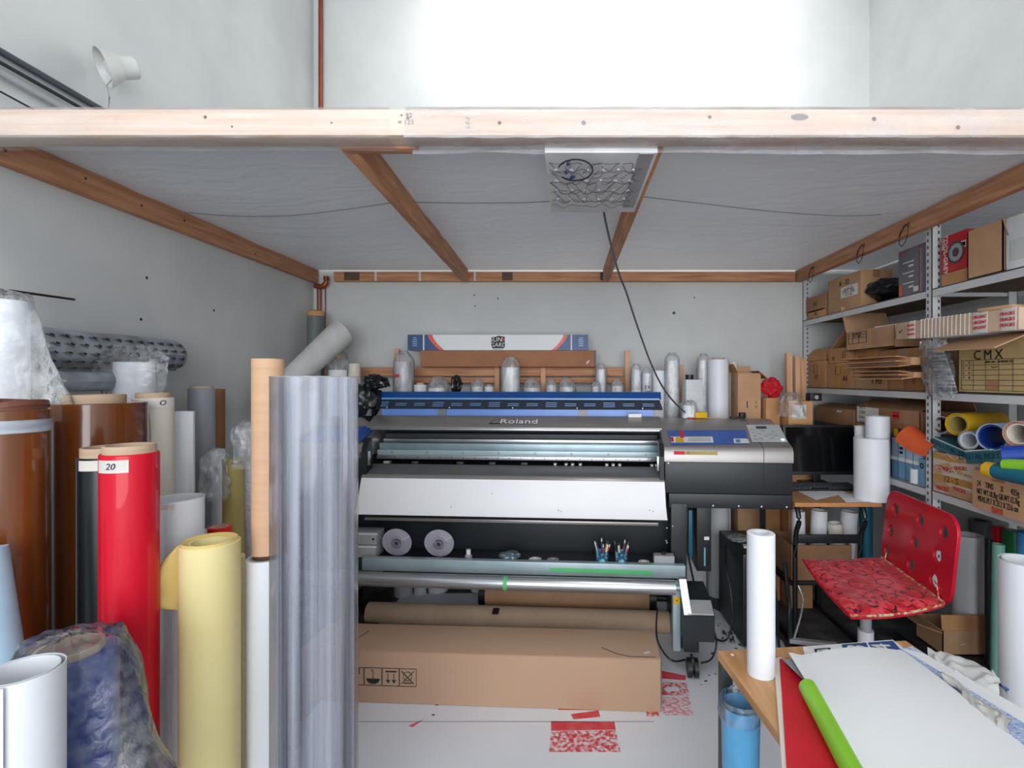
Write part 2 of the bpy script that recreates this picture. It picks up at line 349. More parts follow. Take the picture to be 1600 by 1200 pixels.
# ceiling LED panel
lp = thing('led_panel_fixture', 'white square lamp panel with looped wires hung under the poly sheet', 'ceiling lamp', (.095, 1.63, ZB-.03))
ZP = ZB-.022
B().bb(-.065, .245, 1.40, 1.90, ZP, ZP+.02, .003).obj('panel', M_WHP, lp)
B().bb(.195, .235, 1.40, 1.84, ZP-.003, ZP, 0).obj('side_strip', M_GRYP, lp)
wb = mat('thin_dark_wire', (70,72,76), .5)
k = 0
for j in range(4):
    for i in range(5):
        cx = -.03+.05*i+.008*(j%2); cy = 1.46+.085*j
        pts = [(cx+.022*math.cos(a*.55+i)*(1+.3*math.sin(a*1.1+j)), cy+.034*math.sin(a*.55+j*.6), ZP-.012-.008*math.sin(a*.9)) for a in range(12)]
        B().sweep(pts, .0009, 5).obj('wire_loop', wb, lp)
for j, yy in enumerate((1.50,1.585,1.67,1.755,1.80)):
    pts = [(-.055+.27*q/20, yy+.012*math.sin(q*1.5+j), ZP-.010+.004*math.cos(q)) for q in range(21)]
    B().sweep(pts, .0009, 5).obj('led_wire', wb, lp)
for j in range(4):
    for i in range(6):
        B().box((-.035+.045*i, 1.49+.08*j, ZP-.011), (.007,.014,.004), R.uniform(-1,1), .001).obj('led_module', M_WHP, lp)
B().sweep([(.02+.05*math.cos(a*.35), 1.47+.075*math.sin(a*.35), ZP-.02) for a in range(-8,8)], .0022, 6).obj('cable_loop', M_INK, lp)
for p in ((-.005,1.49),(.0,1.43),(.012,1.53)): B().box((p[0],p[1],ZP-.016), (.008,.02,.008), R.uniform(0,2), .002).obj('wire_connector', mat('connector_blue',(40,70,120),.4), lp)
# cable hanging to the printer
cb = [P(943,326,1.9),P(946,345,1.95),P(957,392,2.05),P(968,430,2.15),P(978,455,2.25),P(990,492,2.35),P(1003,530,2.45),P(1018,570,2.55),P(1035,604,2.65),P(1053,628,2.72),P(1072,646,2.80)]
def smoothpath(pts, n=6):
    out = []
    for i in range(len(pts)-1):
        p0 = pts[max(i-1,0)]; p1 = pts[i]; p2 = pts[i+1]; p3 = pts[min(i+2,len(pts)-1)]
        for k in range(n):
            t = k/n; out.append(.5*((2*p1)+(p2-p0)*t+(2*p0-5*p1+4*p2-p3)*t*t+(3*p1-p0-3*p2+p3)*t**3))
    out.append(pts[-1]); return out
tag(B().sweep(smoothpath(cb), .0045, 8).obj('hanging_cable', mat('grey_cable',(74,74,78),.5)), 'dark grey cable hanging from the lamp panel down to the printer top', 'cable')

# copper pipe in the corner above canopy and pipes below
def pipe_thing(pts, r, label, name='copper_pipe', m=M_COPPER):
    return tag(B().sweep(pts, r, 12).obj(name, m), label, 'pipe')
pipe_thing([(XL+.06, YB-.03, ZB+.10), (XL+.06, YB-.03, ZC)], .014, 'reddish copper pipe rising in the rear left corner above the canopy')
pipe_thing(smoothpath([Vector((XL+.03,YB-.05,ZB-.03)),Vector((XL+.08,YB-.05,ZB-.035)),Vector((XL+.105,YB-.05,ZB-.01)),Vector((XL+.105,YB-.05,ZB+.03))]), .017, 'rusty bent pipe elbow in the rear left corner under the canopy')
for i, (x, r, e) in enumerate([(.035,.005,1.1),(.055,.006,1.2),(.085,.0035,1.0)]):
    pipe_thing([(XL+x, YB-.02, e), (XL+x, YB-.02, ZB-.04)], r, ['thin brown pipe nearest the left wall in the rear corner','thicker brown pipe in the middle of the rear corner','thin dark pipe furthest right in the rear corner'][i])

# wall floodlight + conduits on the upper left wall
fl = thing('wall_floodlight', 'white cone shaped flood lamp on an arm on the upper left wall', 'wall lamp', P(168,85,1.86))
pc = P(200,103,1.80); pd = P(172,112,1.72)
B().cyl((XL, 1.90, pc.z+.05), (XL+.03, 1.90, pc.z+.05), .035).obj('wall_base', M_GRYP, fl)
B().sweep([(XL+.03,1.9,pc.z+.05),(XL+.05,1.88,pc.z+.045),(XL+.08,1.84,pc.z+.02)], .010, 10).obj('arm', M_GRYP, fl)
dirv = Vector((-.55,-.62,-.36)).normalized(); base = Vector((XL+.12,1.82,pc.z+.005))
q = dirv.to_track_quat('Z','Y').to_matrix().to_4x4(); q.translation = base
B().lathe([(0,-.03),(.03,-.03),(.036,-.025),(.038,.02),(.062,.07),(.065,.07),(.04,.02),(.0,.018)], q, 32).obj('shade', mat('lamp_shade_white',(206,208,204),.4), fl)
B().lathe([(0,.02),(.022,.022),(.028,.045),(.02,.058),(0,.062)], q, 24).obj('bulb', M_WHP, fl)
B().sweep([(XL+.1,1.8,pc.z-.03),(XL+.085,1.78,pc.z-.08),(XL+.095,1.78,pc.z-.12),(XL+.088,1.78,pc.z-.2)], .002, 6).obj('cord', M_GRYP, fl)
for i, (za, zb) in enumerate([(2.265,0),(2.238,0),(2.212,0),(2.17,0)]):
    pa = Vector((XL+.016, .85, za)); pb_ = Vector((XL+.016, 2.3-.2*i, za-.01*i))
    tag(B().sweep([pa, pb_], [.011,.006,.009,.003][i], 8).obj('conduit', [M_DGREY,M_BLK,M_GRYP,M_INK][i]), ['thick grey conduit running along the upper left wall','black cable beside the thick conduit on the upper left wall','pale grey conduit below the black cable on the upper left wall','thinnest black wire along the upper left wall'][i], 'conduit')
tag(B().sweep(smoothpath([Vector((XL+.03,2.02+.04*math.cos(a*.7),2.1+.03*math.sin(a*.7))) for a in range(10)]), .0025, 6).obj('cable_coil', M_INK), 'black cable coil lying behind the front beam under the flood lamp', 'cable')
# black rod on the left wall
a = P(-5,453,1.50); b_ = P(116,468,1.66); a.x = -1.56; b_.x = XL+.015
a = Vector((XL+.13,1.43,1.3+(592-454)/800*1.43)); b_ = Vector((XL+.03,1.72,1.3+(592-468)/800*1.72))
tag(B().sweep([a, (a*.3+b_*.7), b_], .004, 6).obj('black_rod', M_INK), 'thin black rod sticking out of the left wall above the bagged roll', 'rod')

# ================================================================ ROLLS
def bagfn(cx, cy, r0, z0, z1, seed, flare=.0, tuft=.35, amp=.16):
    """crumpled plastic sleeve around a standing roll, closed by a tuft on top"""
    n, mN = 40, 26
    def fn(u, v):
        a = 2*PI*u
        if v < .72:
            z = z0+(z1-z0)*v/.72; rr = r0*(1+flare*(1-v/.72))
        else:
            t = (v-.72)/.28; z = z1+r0*tuft*math.sin(t*PI*.62)*1.6; rr = r0*(1-.75*t)+.2*r0*math.sin(t*9)*t
        k = 1+amp*(nz((math.cos(a)*2.2, math.sin(a)*2.2, z*16), 1, seed)+.5*nz((math.cos(a)*6, math.sin(a)*6, z*30), 1, seed+2)) + amp*.35
        return (cx+rr*k*math.cos(a), cy+rr*k*math.sin(a), z+r0*.25*nz((math.cos(a)*3,math.sin(a)*3,v*5),1,seed+9)*max(0,v-.6))
    return B().grid(fn, n, mN)
def roll(px0, px1, py, Y, m, label, core=None, coreh=.02, name='vinyl_roll', cat='roll', group=None, z0=0.0, bag=None, band=None, open_=False, lean=0, gap=None, ztop=None):
    """standing roll between two pixel columns at depth Y, top edge at pixel row py"""
    X = ((px0+px1)/2-VX)/F*Y; r = (px1-px0)/2/F*Y; z1 = ztop if ztop else H-(py-VY)/F*Y
    t = thing(name, label, cat, (X, Y, z0), 0, group)
    body = B()
    hole = r*.62 if core is None else min(core, r*.9)
    ang = lean
    if open_:                                   # loose sheet wound in a spiral
        turns = 2.3; N = 84
        def rr(u): return r*(1-.28*u)
        th = .0012
        def fn(u, v):
            a = -PI*.35-u*turns*2*PI; return (X+rr(u)*math.cos(a), Y+rr(u)*math.sin(a), z0+(z1-z0)*v)
        body.grid(fn, N, 2, th)
    else:
        body.lathe([(r,z0),(r,z1-.002),(r-.002,z1),(hole,z1),(hole,z1-.05),(0,z1-.05)], Matrix.Translation((X,Y,0)), 48)
        body.lathe([(0,z0),(r,z0)], Matrix.Translation((X,Y,0)), 48)
    o = body.obj('roll_body', m, t)
    if core is not None:
        ch = coreh
        B().pipe((X,Y,z1-.045), (X,Y,z1+ch), hole*.998, hole-.006, 40).obj('core', M_CORE, t)
    if bag: bagfn(X, Y, r*1.06, z1-bag, z1+ (coreh if core else 0)+.004, int(px0), .02).obj('plastic_bag', M_CLEAR, t)
    if band:
        zz, hh, mm = band; B().lathe([(r+.0008,z1-zz-hh),(r+.0018,z1-zz-hh),(r+.0018,z1-zz),(r+.0008,z1-zz)], Matrix.Translation((X,Y,0)), 48, True).obj('tape_band', mm, t)
    t['_r'] = 0; del t['_r']
    return t, X, Y, r, z1
def wraplabel(t, X, Y, r, zc, h, a0, a1, m, txt=None):
    def fn(u, v): a = a0+(a1-a0)*u; return (X+(r+.0012)*math.cos(a), Y+(r+.0012)*math.sin(a), zc-h/2+h*v)
    B().grid(fn, 10, 2).obj('tape_label', m, t)
    if txt:
        am = (a0+a1)/2; M = Matrix.Translation((X+(r+.0018)*math.cos(am), Y+(r+.0018)*math.sin(am), zc)) @ Matrix.Rotation(am+PI/2, 4, 'Z') @ Matrix.Rotation(PI/2, 4, 'X')
        letters('handwriting', txt, h*.7, M, mat('pen_purple',(70,50,90),.6), t, shear=.2)
GRP['roll'] = 'rolls standing in the left cluster'
# --- left cluster, front to back
t, X, Y, r, z1 = roll(-20, 88, 1047, .80, M_WHITE, 'white hollow vinyl roll standing at the bottom left corner, nearest the camera', open_=True)
# blue roll in clear bag
t, X, Y, r, z1 = roll(48, 168, 1020, .95, M_BLUER, 'bright blue roll in a clear bag at the bottom left, behind the white roll', core=.050, coreh=.012)
def bagblue(u, v):
    a = 2*PI*u; n = nz((math.cos(a)*1.6, math.sin(a)*1.6, v*3.4), 1, 5); n2 = nz((math.cos(a)*4,math.sin(a)*4,v*9),1,6)
    if v < .3: t_ = v/.3; rr = r*1.12*t_+.001; z = z1+.022+.012*(1-t_)+.01*n2
    else: t_ = (v-.3)/.7; rr = r*(1.12+.30*t_+.06*math.sin(t_*9)); z = z1+.015-.36*t_
    k = 1+.10*n+.05*n2; sx = 1+(1.5*t_*max(0,math.cos(a)) if v >= .3 else 0)
    return (X+rr*k*math.cos(a)*sx, Y+max(-.12, rr*k*math.sin(a)), z)
B().grid(bagblue, 60, 40).obj('plastic_bag', M_CLEAR, t)
# pale blue leaning roll at the frame edge
lr = thing('vinyl_roll', 'pale blue roll leaning in from the left edge beside the blue bagged roll', 'roll', P(10,1120,1.0))
B().pipe(P(26,1250,1.02), P(-34,862,1.02), .042, .030, 36).obj('roll_body', M_LBLUE, lr)
# brown roll at left edge
t, X, Y, r, z1 = roll(-45, 59, 640, 1.15, M_BROWN, 'glossy brown roll at the left edge with a grey tape band near the top', core=.066, coreh=.0, band=(.022,.028,M_TAPEG))
for k in range(5): B().pipe((X+.002*R.uniform(-1,1),Y,z1-.004), (X+.002*R.uniform(-1,1),Y,z1+.008+.003*k), r*(.97-.05*k), r*(.97-.05*k)-.0025, 40).obj('wound_edge', mat('brown_edge',(110,62,44),.5), t)
t, X, Y, r, z1 = roll(166, 240, 707, 1.17, M_RED, 'glossy red roll with a tape label and a paper core, left foreground', core=.050, coreh=.018)
wraplabel(t, X, Y, r, z1-.024, .028, -2.1, -.9, M_MASK, '20')
t, X, Y, r, z1 = roll(132, 204, 712, 1.24, M_BLACKR, 'matt black roll with a paper core standing left of the glossy red roll', core=.050, coreh=.022)
wraplabel(t, X, Y, r, z1-.016, .024, -1.9, -.8, M_MASK)
# yellow paper roll in front
t, X, Y, r, z1 = roll(288, 369, 846, 1.25, M_YELP, 'pale yellow paper roll with a torn flap peeling to its left', name='paper_roll')
B().lathe([(r*.62,z1-.002),(r*.9,z1+.006),(r*.99,z1-.004)], Matrix.Translation((X,Y,0)), 40).obj('ragged_rim', mat('yellow_rim',(222,196,120),.7), t)
def flap(u, v):
    # torn tongue of paper curling away from the roll, widest low down
    d = .068*min(1, (u/.8))**.9 if u < .8 else .068*(1-(u-.8)/.2)**.6
    a = v*PI*.85; return (X-r*.93-d*(.35*v+.65*math.sin(a*.62)), Y-r*.35-.030*math.sin(a)*min(1,d/.05), z1-.002-.155*u+.018*v*math.sin(u*PI))
B().grid(flap, 16, 12, .0012).obj('paper_flap', mat('yellow_flap',(206,180,106),.65), t)
roll(352, 381, 868, 1.42, M_YELP, 'pale yellow roll standing just behind the torn yellow roll', open_=False, name='paper_roll')
t, X, Y, r, z1 = roll(238, 315, 778, 1.38, M_WHITE, 'wide loose white roll standing between the red and yellow rolls', open_=True)
wraplabel(t, X, Y, r, z1-.010, .012, -1.5, -1.0, M_MASK)
roll(327, 360, 822, 1.6, mat('orange_red_vinyl',(222,44,30),.3), 'short orange red roll peeping over the torn yellow roll', core=.024, coreh=.0)
roll(310, 327, 828, 1.7, mat('pinkish_white_vinyl',(226,218,224),.5), 'narrow pinkish white roll left of the short orange red roll')
t, X, Y, r, z1 = roll(80, 213, 629, 1.42, M_BROWN, 'widest brown glossy roll behind the black roll, with a pale core', core=.070, coreh=.022, open_=False)
t, X, Y, r, z1 = roll(213, 266, 622, 1.60, M_CREAM, 'cream roll with torn masking tape near its top, right of the widest brown roll', core=.044, coreh=.016)
wraplabel(t, X, Y, r, z1-.014, .032, -1.25, .3, M_MASK, 'O')
B().bar((X+r*.55,Y-r*.9,z1-.05),(X+r*.95,Y-r*.5,.5), .004, .002).obj('loose_edge', M_CREAM, t)
t, X, Y, r, z1 = roll(267, 302, 643, 1.75, M_WHITE, 'white loose sheet roll between the cream roll and the grey roll', open_=True)
B().bb(X+r*.7, X+r*1.2, Y-.012, Y-.010, .9, z1).obj('loose_edge', M_PAPER, t)
roll(62, 80, 660, 1.28, M_LBLUE, 'very thin white roll squeezed between the two brown rolls')
t, X, Y, r, z1 = roll(-25, 38, 470, 1.34, M_WHITE, 'tall white roll under a long clear plastic bag at the left edge')
def bigbag(u, v):
    a = 2*PI*u; n = nz((math.cos(a)*1.5, math.sin(a)*1.5, v*4), 1, 21); n2 = nz((math.cos(a)*4,math.sin(a)*4,v*9),1,26)
    if v < .22: t_ = v/.22; rr = r*1.25*t_+.001; z = z1+.012+.014*(1-t_)+.012*n2
    else: t_ = (v-.22)/.78; rr = r*(1.25+.55*t_); z = z1+.010-.30*t_
    k = 1+.12*n+.06*n2; sx = 1+(.9*t_*max(0,math.cos(a)) if v >= .22 else 0)
    return (max(XL+.01, X+rr*k*math.cos(a)*sx), min(Y+.02+.0*v, Y+rr*k*math.sin(a)*.75), z)
B().grid(bigbag, 60, 40).obj('plastic_bag', M_CLEAR, t)
roll(46, 92, 618, 1.58, M_GREEN, 'jade green roll with a tan core behind the tall bagged roll', core=.036, coreh=.018)
t, X, Y, r, z1 = roll(184, 236, 566, 1.74, M_WHITE, 'white roll wrapped in a loose crumpled bag behind the cream roll')
def bagc(u, v):
    a = 2*PI*u; n = nz((math.cos(a)*1.7, math.sin(a)*1.7, v*3), 1, 31); n2 = nz((math.cos(a)*5,math.sin(a)*5,v*9),1,36)
    rr = r*(1.25+.45*math.sin(v*PI*.9)) if v < .8 else r*(1.3-.5*(v-.8)/.2)
    return (X+rr*(1+.22*n+.12*n2)*math.cos(a)*(1.15), Y+max(-.06,rr*(1+.2*n+.12*n2)*math.sin(a)*.9*(1 if math.sin(a) < 0 else .5)), z1+.055+.02*n2-.20*(1-v))
B().grid(bagc, 56, 30).obj('plastic_bag', M_CLEAR, t)
roll(297, 333, 607, 2.1, M_GREYR, 'tall grey roll near the left wall with a brown core', core=.040, coreh=.010)
roll(318, 349, 608, 2.3, mat('tan_roll',(140,98,60),.6), 'tall tan roll right behind the tall grey roll')
roll(332, 350, 702, 2.05, M_WHITE, 'slim white roll in front of the tall tan roll', band=(.03,.002,M_MASK))
t, X, Y, r, z1 = roll(350, 380, 716, 1.95, M_YELD, 'olive yellow roll right of the slim white roll')
B().sweep([(X-.02,Y-r-.004,z1),(X-.012,Y-r-.006,z1+.012),(X,Y-r-.006,z1-.01),(X+.004,Y-r-.006,z1-.05)], .002, 6).obj('string', M_MASK, t)
t, X, Y, r, z1 = roll(384, 404, 720, 1.72, mat('bubble_film',(170,172,178),.3,bump=.5,bscale=90), 'bubble film roll behind the tall kraft tube with a puffed top')
bagfn(X-.01, Y, .042, z1-.02, z1+.10, 88, .1, .5, .3).obj('bubble_wrap_top', M_WRAP, t)
# crumpled bag over middle rolls
tag(bagfn(-1.30, 1.88, .032, .86, 1.02, 92, .2, .5, .4).obj('crumpled_bag', M_WRAP), 'small crumpled clear bag between the white sheet roll and the grey roll', 'plastic bag')
# silver printed wrapped roll along the wall
sw = thing('wrapped_roll', 'silver printed wrapped roll lying along the left wall on top of rolls', 'roll', (XL+.075, 1.8, 1.30))
def swf(u, v):
    y = 1.50+.62*u; a = 2*PI*v; e = min(1, u/.04, (1-u)/.06); k = 1+.06*nz((y*8,math.cos(a)*2,math.sin(a)*2),1,3)
    rr = .064*k*(.25+.75*math.sqrt(max(0,e)))
    return (XL+.075+rr*math.cos(a), y, 1.395-.0*u+rr*math.sin(a))
m = mat('silver_wrap', (176,184,192), .25, metal=.35, rgb2=(120,126,134), nscale=9, bump=.5, bscale=14)
B().grid(swf, 40, 36).obj('wrapping', m, sw)
k = 0
for i in range(12):
    for j in range(5):
        u = .06+.075*i+.01*(j%2); a = -.1-.42*j if False else (.55-.42*j); 
        y = 1.50+.62*u; rr = .0685; am = a
        Mx = Matrix.Translation((XL+.075+rr*math.cos(am), y, 1.395+rr*math.sin(am))) @ Matrix.Rotation(-am, 4, 'Y') @ Matrix.Rotation(PI/2, 4, 'Z') @ Matrix.Rotation(PI/2, 4, 'X') @ Matrix.Rotation(-.35, 4, 'Z')
        b = B(); b.box((0,0,0), (.030,.0012,.0012)); b.box((.002,.004,0), (.022,.0012,.0012)); b.box((.008,.009,0), (.012,.005,.0012))
        bmesh.ops.transform(b.bm, matrix=Mx, verts=b.bm.verts[:]); b.obj('printed_mark', M_INK, sw)
sw2 = thing('wrapped_roll', 'lower silver wrapped roll showing under the upper one by the left wall', 'roll', (XL+.085, 1.62, 1.2))
def swf2(u, v):
    y = 1.5+.28*u; a = 2*PI*v; e = min(1, u/.05, (1-u)/.08); k = 1+.08*nz((y*8,math.cos(a)*2,math.sin(a)*2),1,13); rr = .032*k*(.2+.8*math.sqrt(max(0,e)))
    return (XL+.17+rr*math.cos(a), y, 1.292+rr*math.sin(a))
B().grid(swf2, 30, 24).obj('wrapping', m, sw2)
# kraft tube in white tube
tt = thing('kraft_tube', 'tall brown kraft cardboard tube standing in a white roll left of the clear film', 'cardboard tube', P(419,900,1.36))
X = (418.5-VX)/F*1.36; r = 22.5/F*1.36; zt = H-(561-VY)/F*1.36
B().pipe((X,1.36,.84), (X,1.36,zt), r, r-.004, 48).obj('tube', M_KRAFT, tt)
t, X, Y, r, z1 = roll(388, 445, 870, 1.36, M_WHITE, 'white roll holding the tall kraft tube, left of the clear film', core=r+.001, coreh=0)
# clear film roll
ff = thing('clear_film_roll', 'large roll of shiny clear film standing in front of the printer', 'film roll', (P(492,700,1.25).x, 1.25, 0))
X = (492.5-VX)/F*1.25; r = 62.5/F*1.25
B().lathe([(r,0),(r,1.306)], Matrix.Translation((X,1.25,0)), 64).obj('film', M_FILM, ff)
B().lathe([(r*.86,0),(r*.86,1.303)], Matrix.Translation((X+.006,1.25,0)), 48).obj('inner_film', M_FILM2, ff)
B().lathe([(r,1.3045),(r+.0008,1.3045),(r+.0008,1.3065),(r,1.3065)], Matrix.Translation((X,1.25,0)), 64, True).obj('film_edge', M_GRYP, ff)
# boards on floor seen between yellow roll and tube
for i, (x, y, l, m) in enumerate([(-1.12,2.0,.5,M_CARD3),(-1.10,1.97,.45,M_GRYP),(-1.13,2.02,.4,M_HARD)]):
    tag(B().box((x,y,.012+.024*i), (.18,l,.022), .35+.05*i, .002).obj('flat_board', m), ['brown board lying lowest on the floor behind the yellow rolls','grey board in the middle of the floor stack behind the yellow rolls','dark board topmost on the floor stack behind the yellow rolls'][i], 'board')

# corner: grey green roll in tan cap and tilted white sheet
t, X, Y, r, z1 = roll(481, 505, 488, 3.24, mat('grey_green',(112,120,118),.6), 'grey green roll standing in the rear left corner', name='vinyl_roll')
B().lathe([(r+.001,z1-.025),(r+.001,z1+.004),(r*.6,z1+.012),(r*.55,z1)], Matrix.Translation((X,Y,0)), 24).obj('tan_rim', M_CARD2, t)
ps = thing('paper_cone', 'large white sheet rolled in a cone leaning in the rear left corner', 'paper roll', P(450,700,2.95))
p0 = P(405,640,2.6); p1 = P(535,520,3.15); d = (p1-p0); q = d.to_track_quat('Z','Y').to_matrix().to_4x4(); q.translation = p0; L = d.length
def cone(u, v):
    a = 2*PI*1.25*u; rr = (.055+.035*v)*(1-.18*u); s = v*L*(1+.04*math.cos(a)); return q @ Vector((rr*math.cos(a), rr*math.sin(a), s))
B().grid(cone, 40, 6, .0012).obj('sheet', mat('off_white_sheet',(214,214,212),.7), ps)

# ---- wooden rack along the back wall
rk = thing('wooden_roll_rack', 'bare timber rack with uprights along the back wall behind the printer', 'rack', (-.2, YB-.09, 0))
za = H-(574-VY)/F*3.3; 
B().bb(-1.45, 0.35, 3.285, 3.32, za-.055, za, .002).obj('rail', M_BEAMX, rk)
B().bb(-1.0, 0.42, 3.30, 3.335, za-.10, za-.065, .002).obj('rail', M_BEAMX, rk)
for px, top in [(621,545),(777,572),(849,574),(980,548),(1064,570)]:
    x = (px-VX)/F*3.28; B().bb(x-.016, x+.016, 3.262, 3.284, 0, H-(top-VY)/F*3.28, .002).obj('upright', M_BEAMZ, rk)
for px in (437+70, 540):
    x = (px-VX)/F*3.28; B().bb(x-.014, x+.014, 3.262, 3.284, 0, za, .002).obj('upright', M_BEAMZ, rk)
# boxes lying on the rack
lb = thing('long_carton', 'long plain brown carton lying on the timber rack under the striped one', 'carton', P(796,571,3.28))
x0 = (657-VX)/F*3.2; x1 = (931-VX)/F*3.2; z0 = za+.001; z1 = H-(547.5-VY)/F*3.2
B().bb(x0, x1, 3.2, 3.36, z0, z1, .003).obj('carton_body', mat('cardboard_reddish',(164,112,82),.8), lb)
B().bb(x1-.009, x1+.0006, 3.198, 3.361, z0-.0004, z1+.0004).obj('dark_end', M_DGREY, lb)
B().lathe([(0,0),(.012,0),(.004,.001),(0,.001)], FX((x1-.05,3.199,z0+.03),'c') @ Matrix.Rotation(.8,4,'Z') @ Matrix.Diagonal((1.4,.5,1,1)), 7).obj('torn_spot', M_MASK, lb)
sb = thing('long_striped_box', 'long white and blue box with orange stripes lying on the brown long carton', 'box', P(778,548,3.2))
x0 = (637-VX)/F*3.2; x1 = (919-VX)/F*3.2; za2 = z1+.001; zb2 = H-(523-VY)/F*3.2; hh = zb2-za2
B().bb(x0, x1, 3.2, 3.33, za2, zb2, .002).obj('box_body', M_PAPER, sb)
def pp(pts, m, name, y=3.1993): return B().prism([(x, y, z) for x, z in pts], (0,.0005,0)).obj(name, m, sb)
M_NAVY = mat('navy_print',(30,72,128),.4); M_ORS = mat('orange_print',(226,92,62),.4)
def arc(xc, sgn):      # curved stripe edge
    return [(xc+sgn*(.075*(k/10)**1.6), zb2-hh*k/10) for k in range(11)]
e = arc(x0+.125, 1); e2 = arc(x0+.155, 1)
pp([(x0,zb2)]+e+[(x0,za2)], M_NAVY, 'blue_end'); pp(e2+e[::-1], M_ORS, 'orange_stripe', 3.1990)
e = arc(x1-.13, -1); e2 = arc(x1-.155, -1)
pp([(x1,zb2)]+e+[(x1,za2)], M_NAVY, 'blue_end'); pp(e2+e[::-1], M_ORS, 'orange_stripe', 3.1990)
for xx in (x0+.10, x1-.105): B().bb(xx-.004, xx+.004, 3.1985, 3.1992, za2, zb2).obj('white_strip', M_LABEL, sb)
xc = (778-VX)/F*3.2; zc = (za2+zb2)/2
b = B(); b.prism([(xc+dx, 3.1988, zc+dz) for dx, dz in [(-.043,.002),(-.042,.034),(-.01,.036),(.0,.042),(.043,.036),(.044,-.03),(.035,-.036),(-.036,-.036)]], (0,.0004,0)); b.obj('emblem_outline', M_INK, sb)
letters('lettering', 'SUN', .040, FX((xc-.012,3.1984,zc+.017),'c'), M_LABEL, sb, shear=.15)
letters('lettering', 'GARD', .037, FX((xc+.001,3.1984,zc-.016),'c'), M_LABEL, sb, shear=.15)
B().lathe([(.007,0),(.011,0),(.011,.0005),(.007,.0005)], FX((xc+.030,3.1984,zc+.018),'c'), 16, True).obj('emblem_ring', M_ORS, sb)
letters('lettering', 'WINDOW FILM', .009, FX((xc,3.1984,zc-.043),'c'), M_INK, sb)
for xx in (x0+.045, x1-.045):
    for k, w_ in enumerate((.020,.03,.03,.026,.028)): B().bb(xx-w_/2, xx+w_/2, 3.1985, 3.199, zb2-.022-.012*k, zb2-.018-.012*k).obj('small_print', M_LBLUE, sb)
GRP['roll'] = 'rolls standing along the back wall rack'
# ---- rolls behind printer
rb = [ # px0, px1, top, Y, mat, wrapped, label
 (457,482,572,3.12,M_WHITE,0,'white roll with a yellow rim, first from the left on the rack'),
 (482,500,580,3.09,M_WHITE,.12,'white roll in loose film beside the yellow rimmed roll'),
 (514,542,578,3.09,M_PAPER,0,'white roll with a hanging tag bag above it, left of the tilted roll'),
 (545,563,568,3.1,M_CREAM,0,'creamy white roll standing left of the black bin bag on the rack'),
 (616,645,565,3.09,mat('pinkish_wrap',(200,198,204),.4),.34,'tall plastic wrapped grey white roll left of the printer hood'),
 (647,666,601,3.1,M_WHITE,0,'short white roll just right of the tall wrapped roll'),
 (669,700,606,3.15,M_PAPER,.09,'short bagged roll left of the small black bag'),
 (736,756,604,3.15,M_PAPER,.09,'short bagged roll between the small black bag and the rack upright'),
 (757,771,604,3.09,M_WHITE,0,'narrow short white roll against the rack upright'),
 (784,812,574,3.09,M_PAPER,.30,'plastic wrapped white roll just right of the second rack upright'),
 (818,845,606,3.12,M_PAPER,.1,'short roll in crumpled film left of the middle upright'),
 (853,870,602,3.1,M_WHITE,.08,'short white roll right of the middle upright'),
 (873,899,605,3.14,M_PAPER,.08,'wide short bagged roll below the brown carton end'),
 (924,938,604,3.1,M_WHITE,.1,'short white roll left of the slim taller roll'),
 (931,947,577,3.18,M_WHITE,.2,'slim taller white roll below the end of the striped box'),
 (955,974,603,3.12,M_PAPER,.1,'short bagged roll left of the fourth upright'),
 (986,1002,578,3.1,M_WHITE,.12,'white roll with film hood right of the fourth upright'),
 (1003,1018,583,3.09,M_PAPER,.3,'bagged roll with scribbles between two white rolls'),
 (1019,1039,579,3.12,M_WHITE,0,'plain white roll left of the tallest wrapped roll'),
 (1039,1061,564,3.09,M_PAPER,.42,'tall roll tightly wrapped in film right of the hanging cable'),
 (1090,1108,563,3.18,M_PAPER,.42,'film wrapped roll behind the big plain white roll'),
 (1106,1138,562,3.09,M_WHITE,0,'biggest plain white roll behind the printer right end'),
 (1139,1152,566,3.2,M_CREAM,0,'off white roll right of the biggest plain white roll')]
for i, (a, c, top, Y, m, wrp, lab) in enumerate(rb):
    t, X, Y, r, z1 = roll(a, c, top, Y, m, lab, core=.6*(c-a)/2/F*Y if i in (5,8,21) else None, coreh=.012)
    if wrp: bagfn(X, Y, r*1.03, z1-wrp, z1, 100+i, .0, .7, .13).obj('plastic_wrap', M_WRAP, t)
    if i == 0: B().lathe([(r+.001,z1-.012),(r+.002,z1+.002),(r*.7,z1+.002),(r*.7,z1-.01)], Matrix.Translation((X,Y,0)), 24).obj('yellow_rim', M_YEL, t)
    if i == 4: B().box((X-.02,Y-r-.006,1.3-(587-VY)/F*Y), (.028,.002,.018), None, .001).obj('red_sticker', M_INKR, t)
    if i == 17: letters('handwriting', 'EX\n100', .03, FX((X,Y-r-.012,z1-.1),'c'), M_INK, t)
# tag bag
tb = thing('tag_bag', 'clear bag with a printed brown tag leaning over the rear white rolls', 'plastic bag', P(522,570,3.12))
B().box(P(524,556,3.03), (.085,.004,.035), Matrix.Rotation(.35,4,'Y'), .002).obj('printed_tag', mat('tag_print',(150,136,96),.6,rgb2=(60,54,40),nscale=60), tb)
bagfn(P(528,570,3.12).x, 3.12, .05, P(0,588,3.12).z, P(0,556,3.12).z, 55, .2, .4, .3).obj('bag_film', M_WRAP, tb)
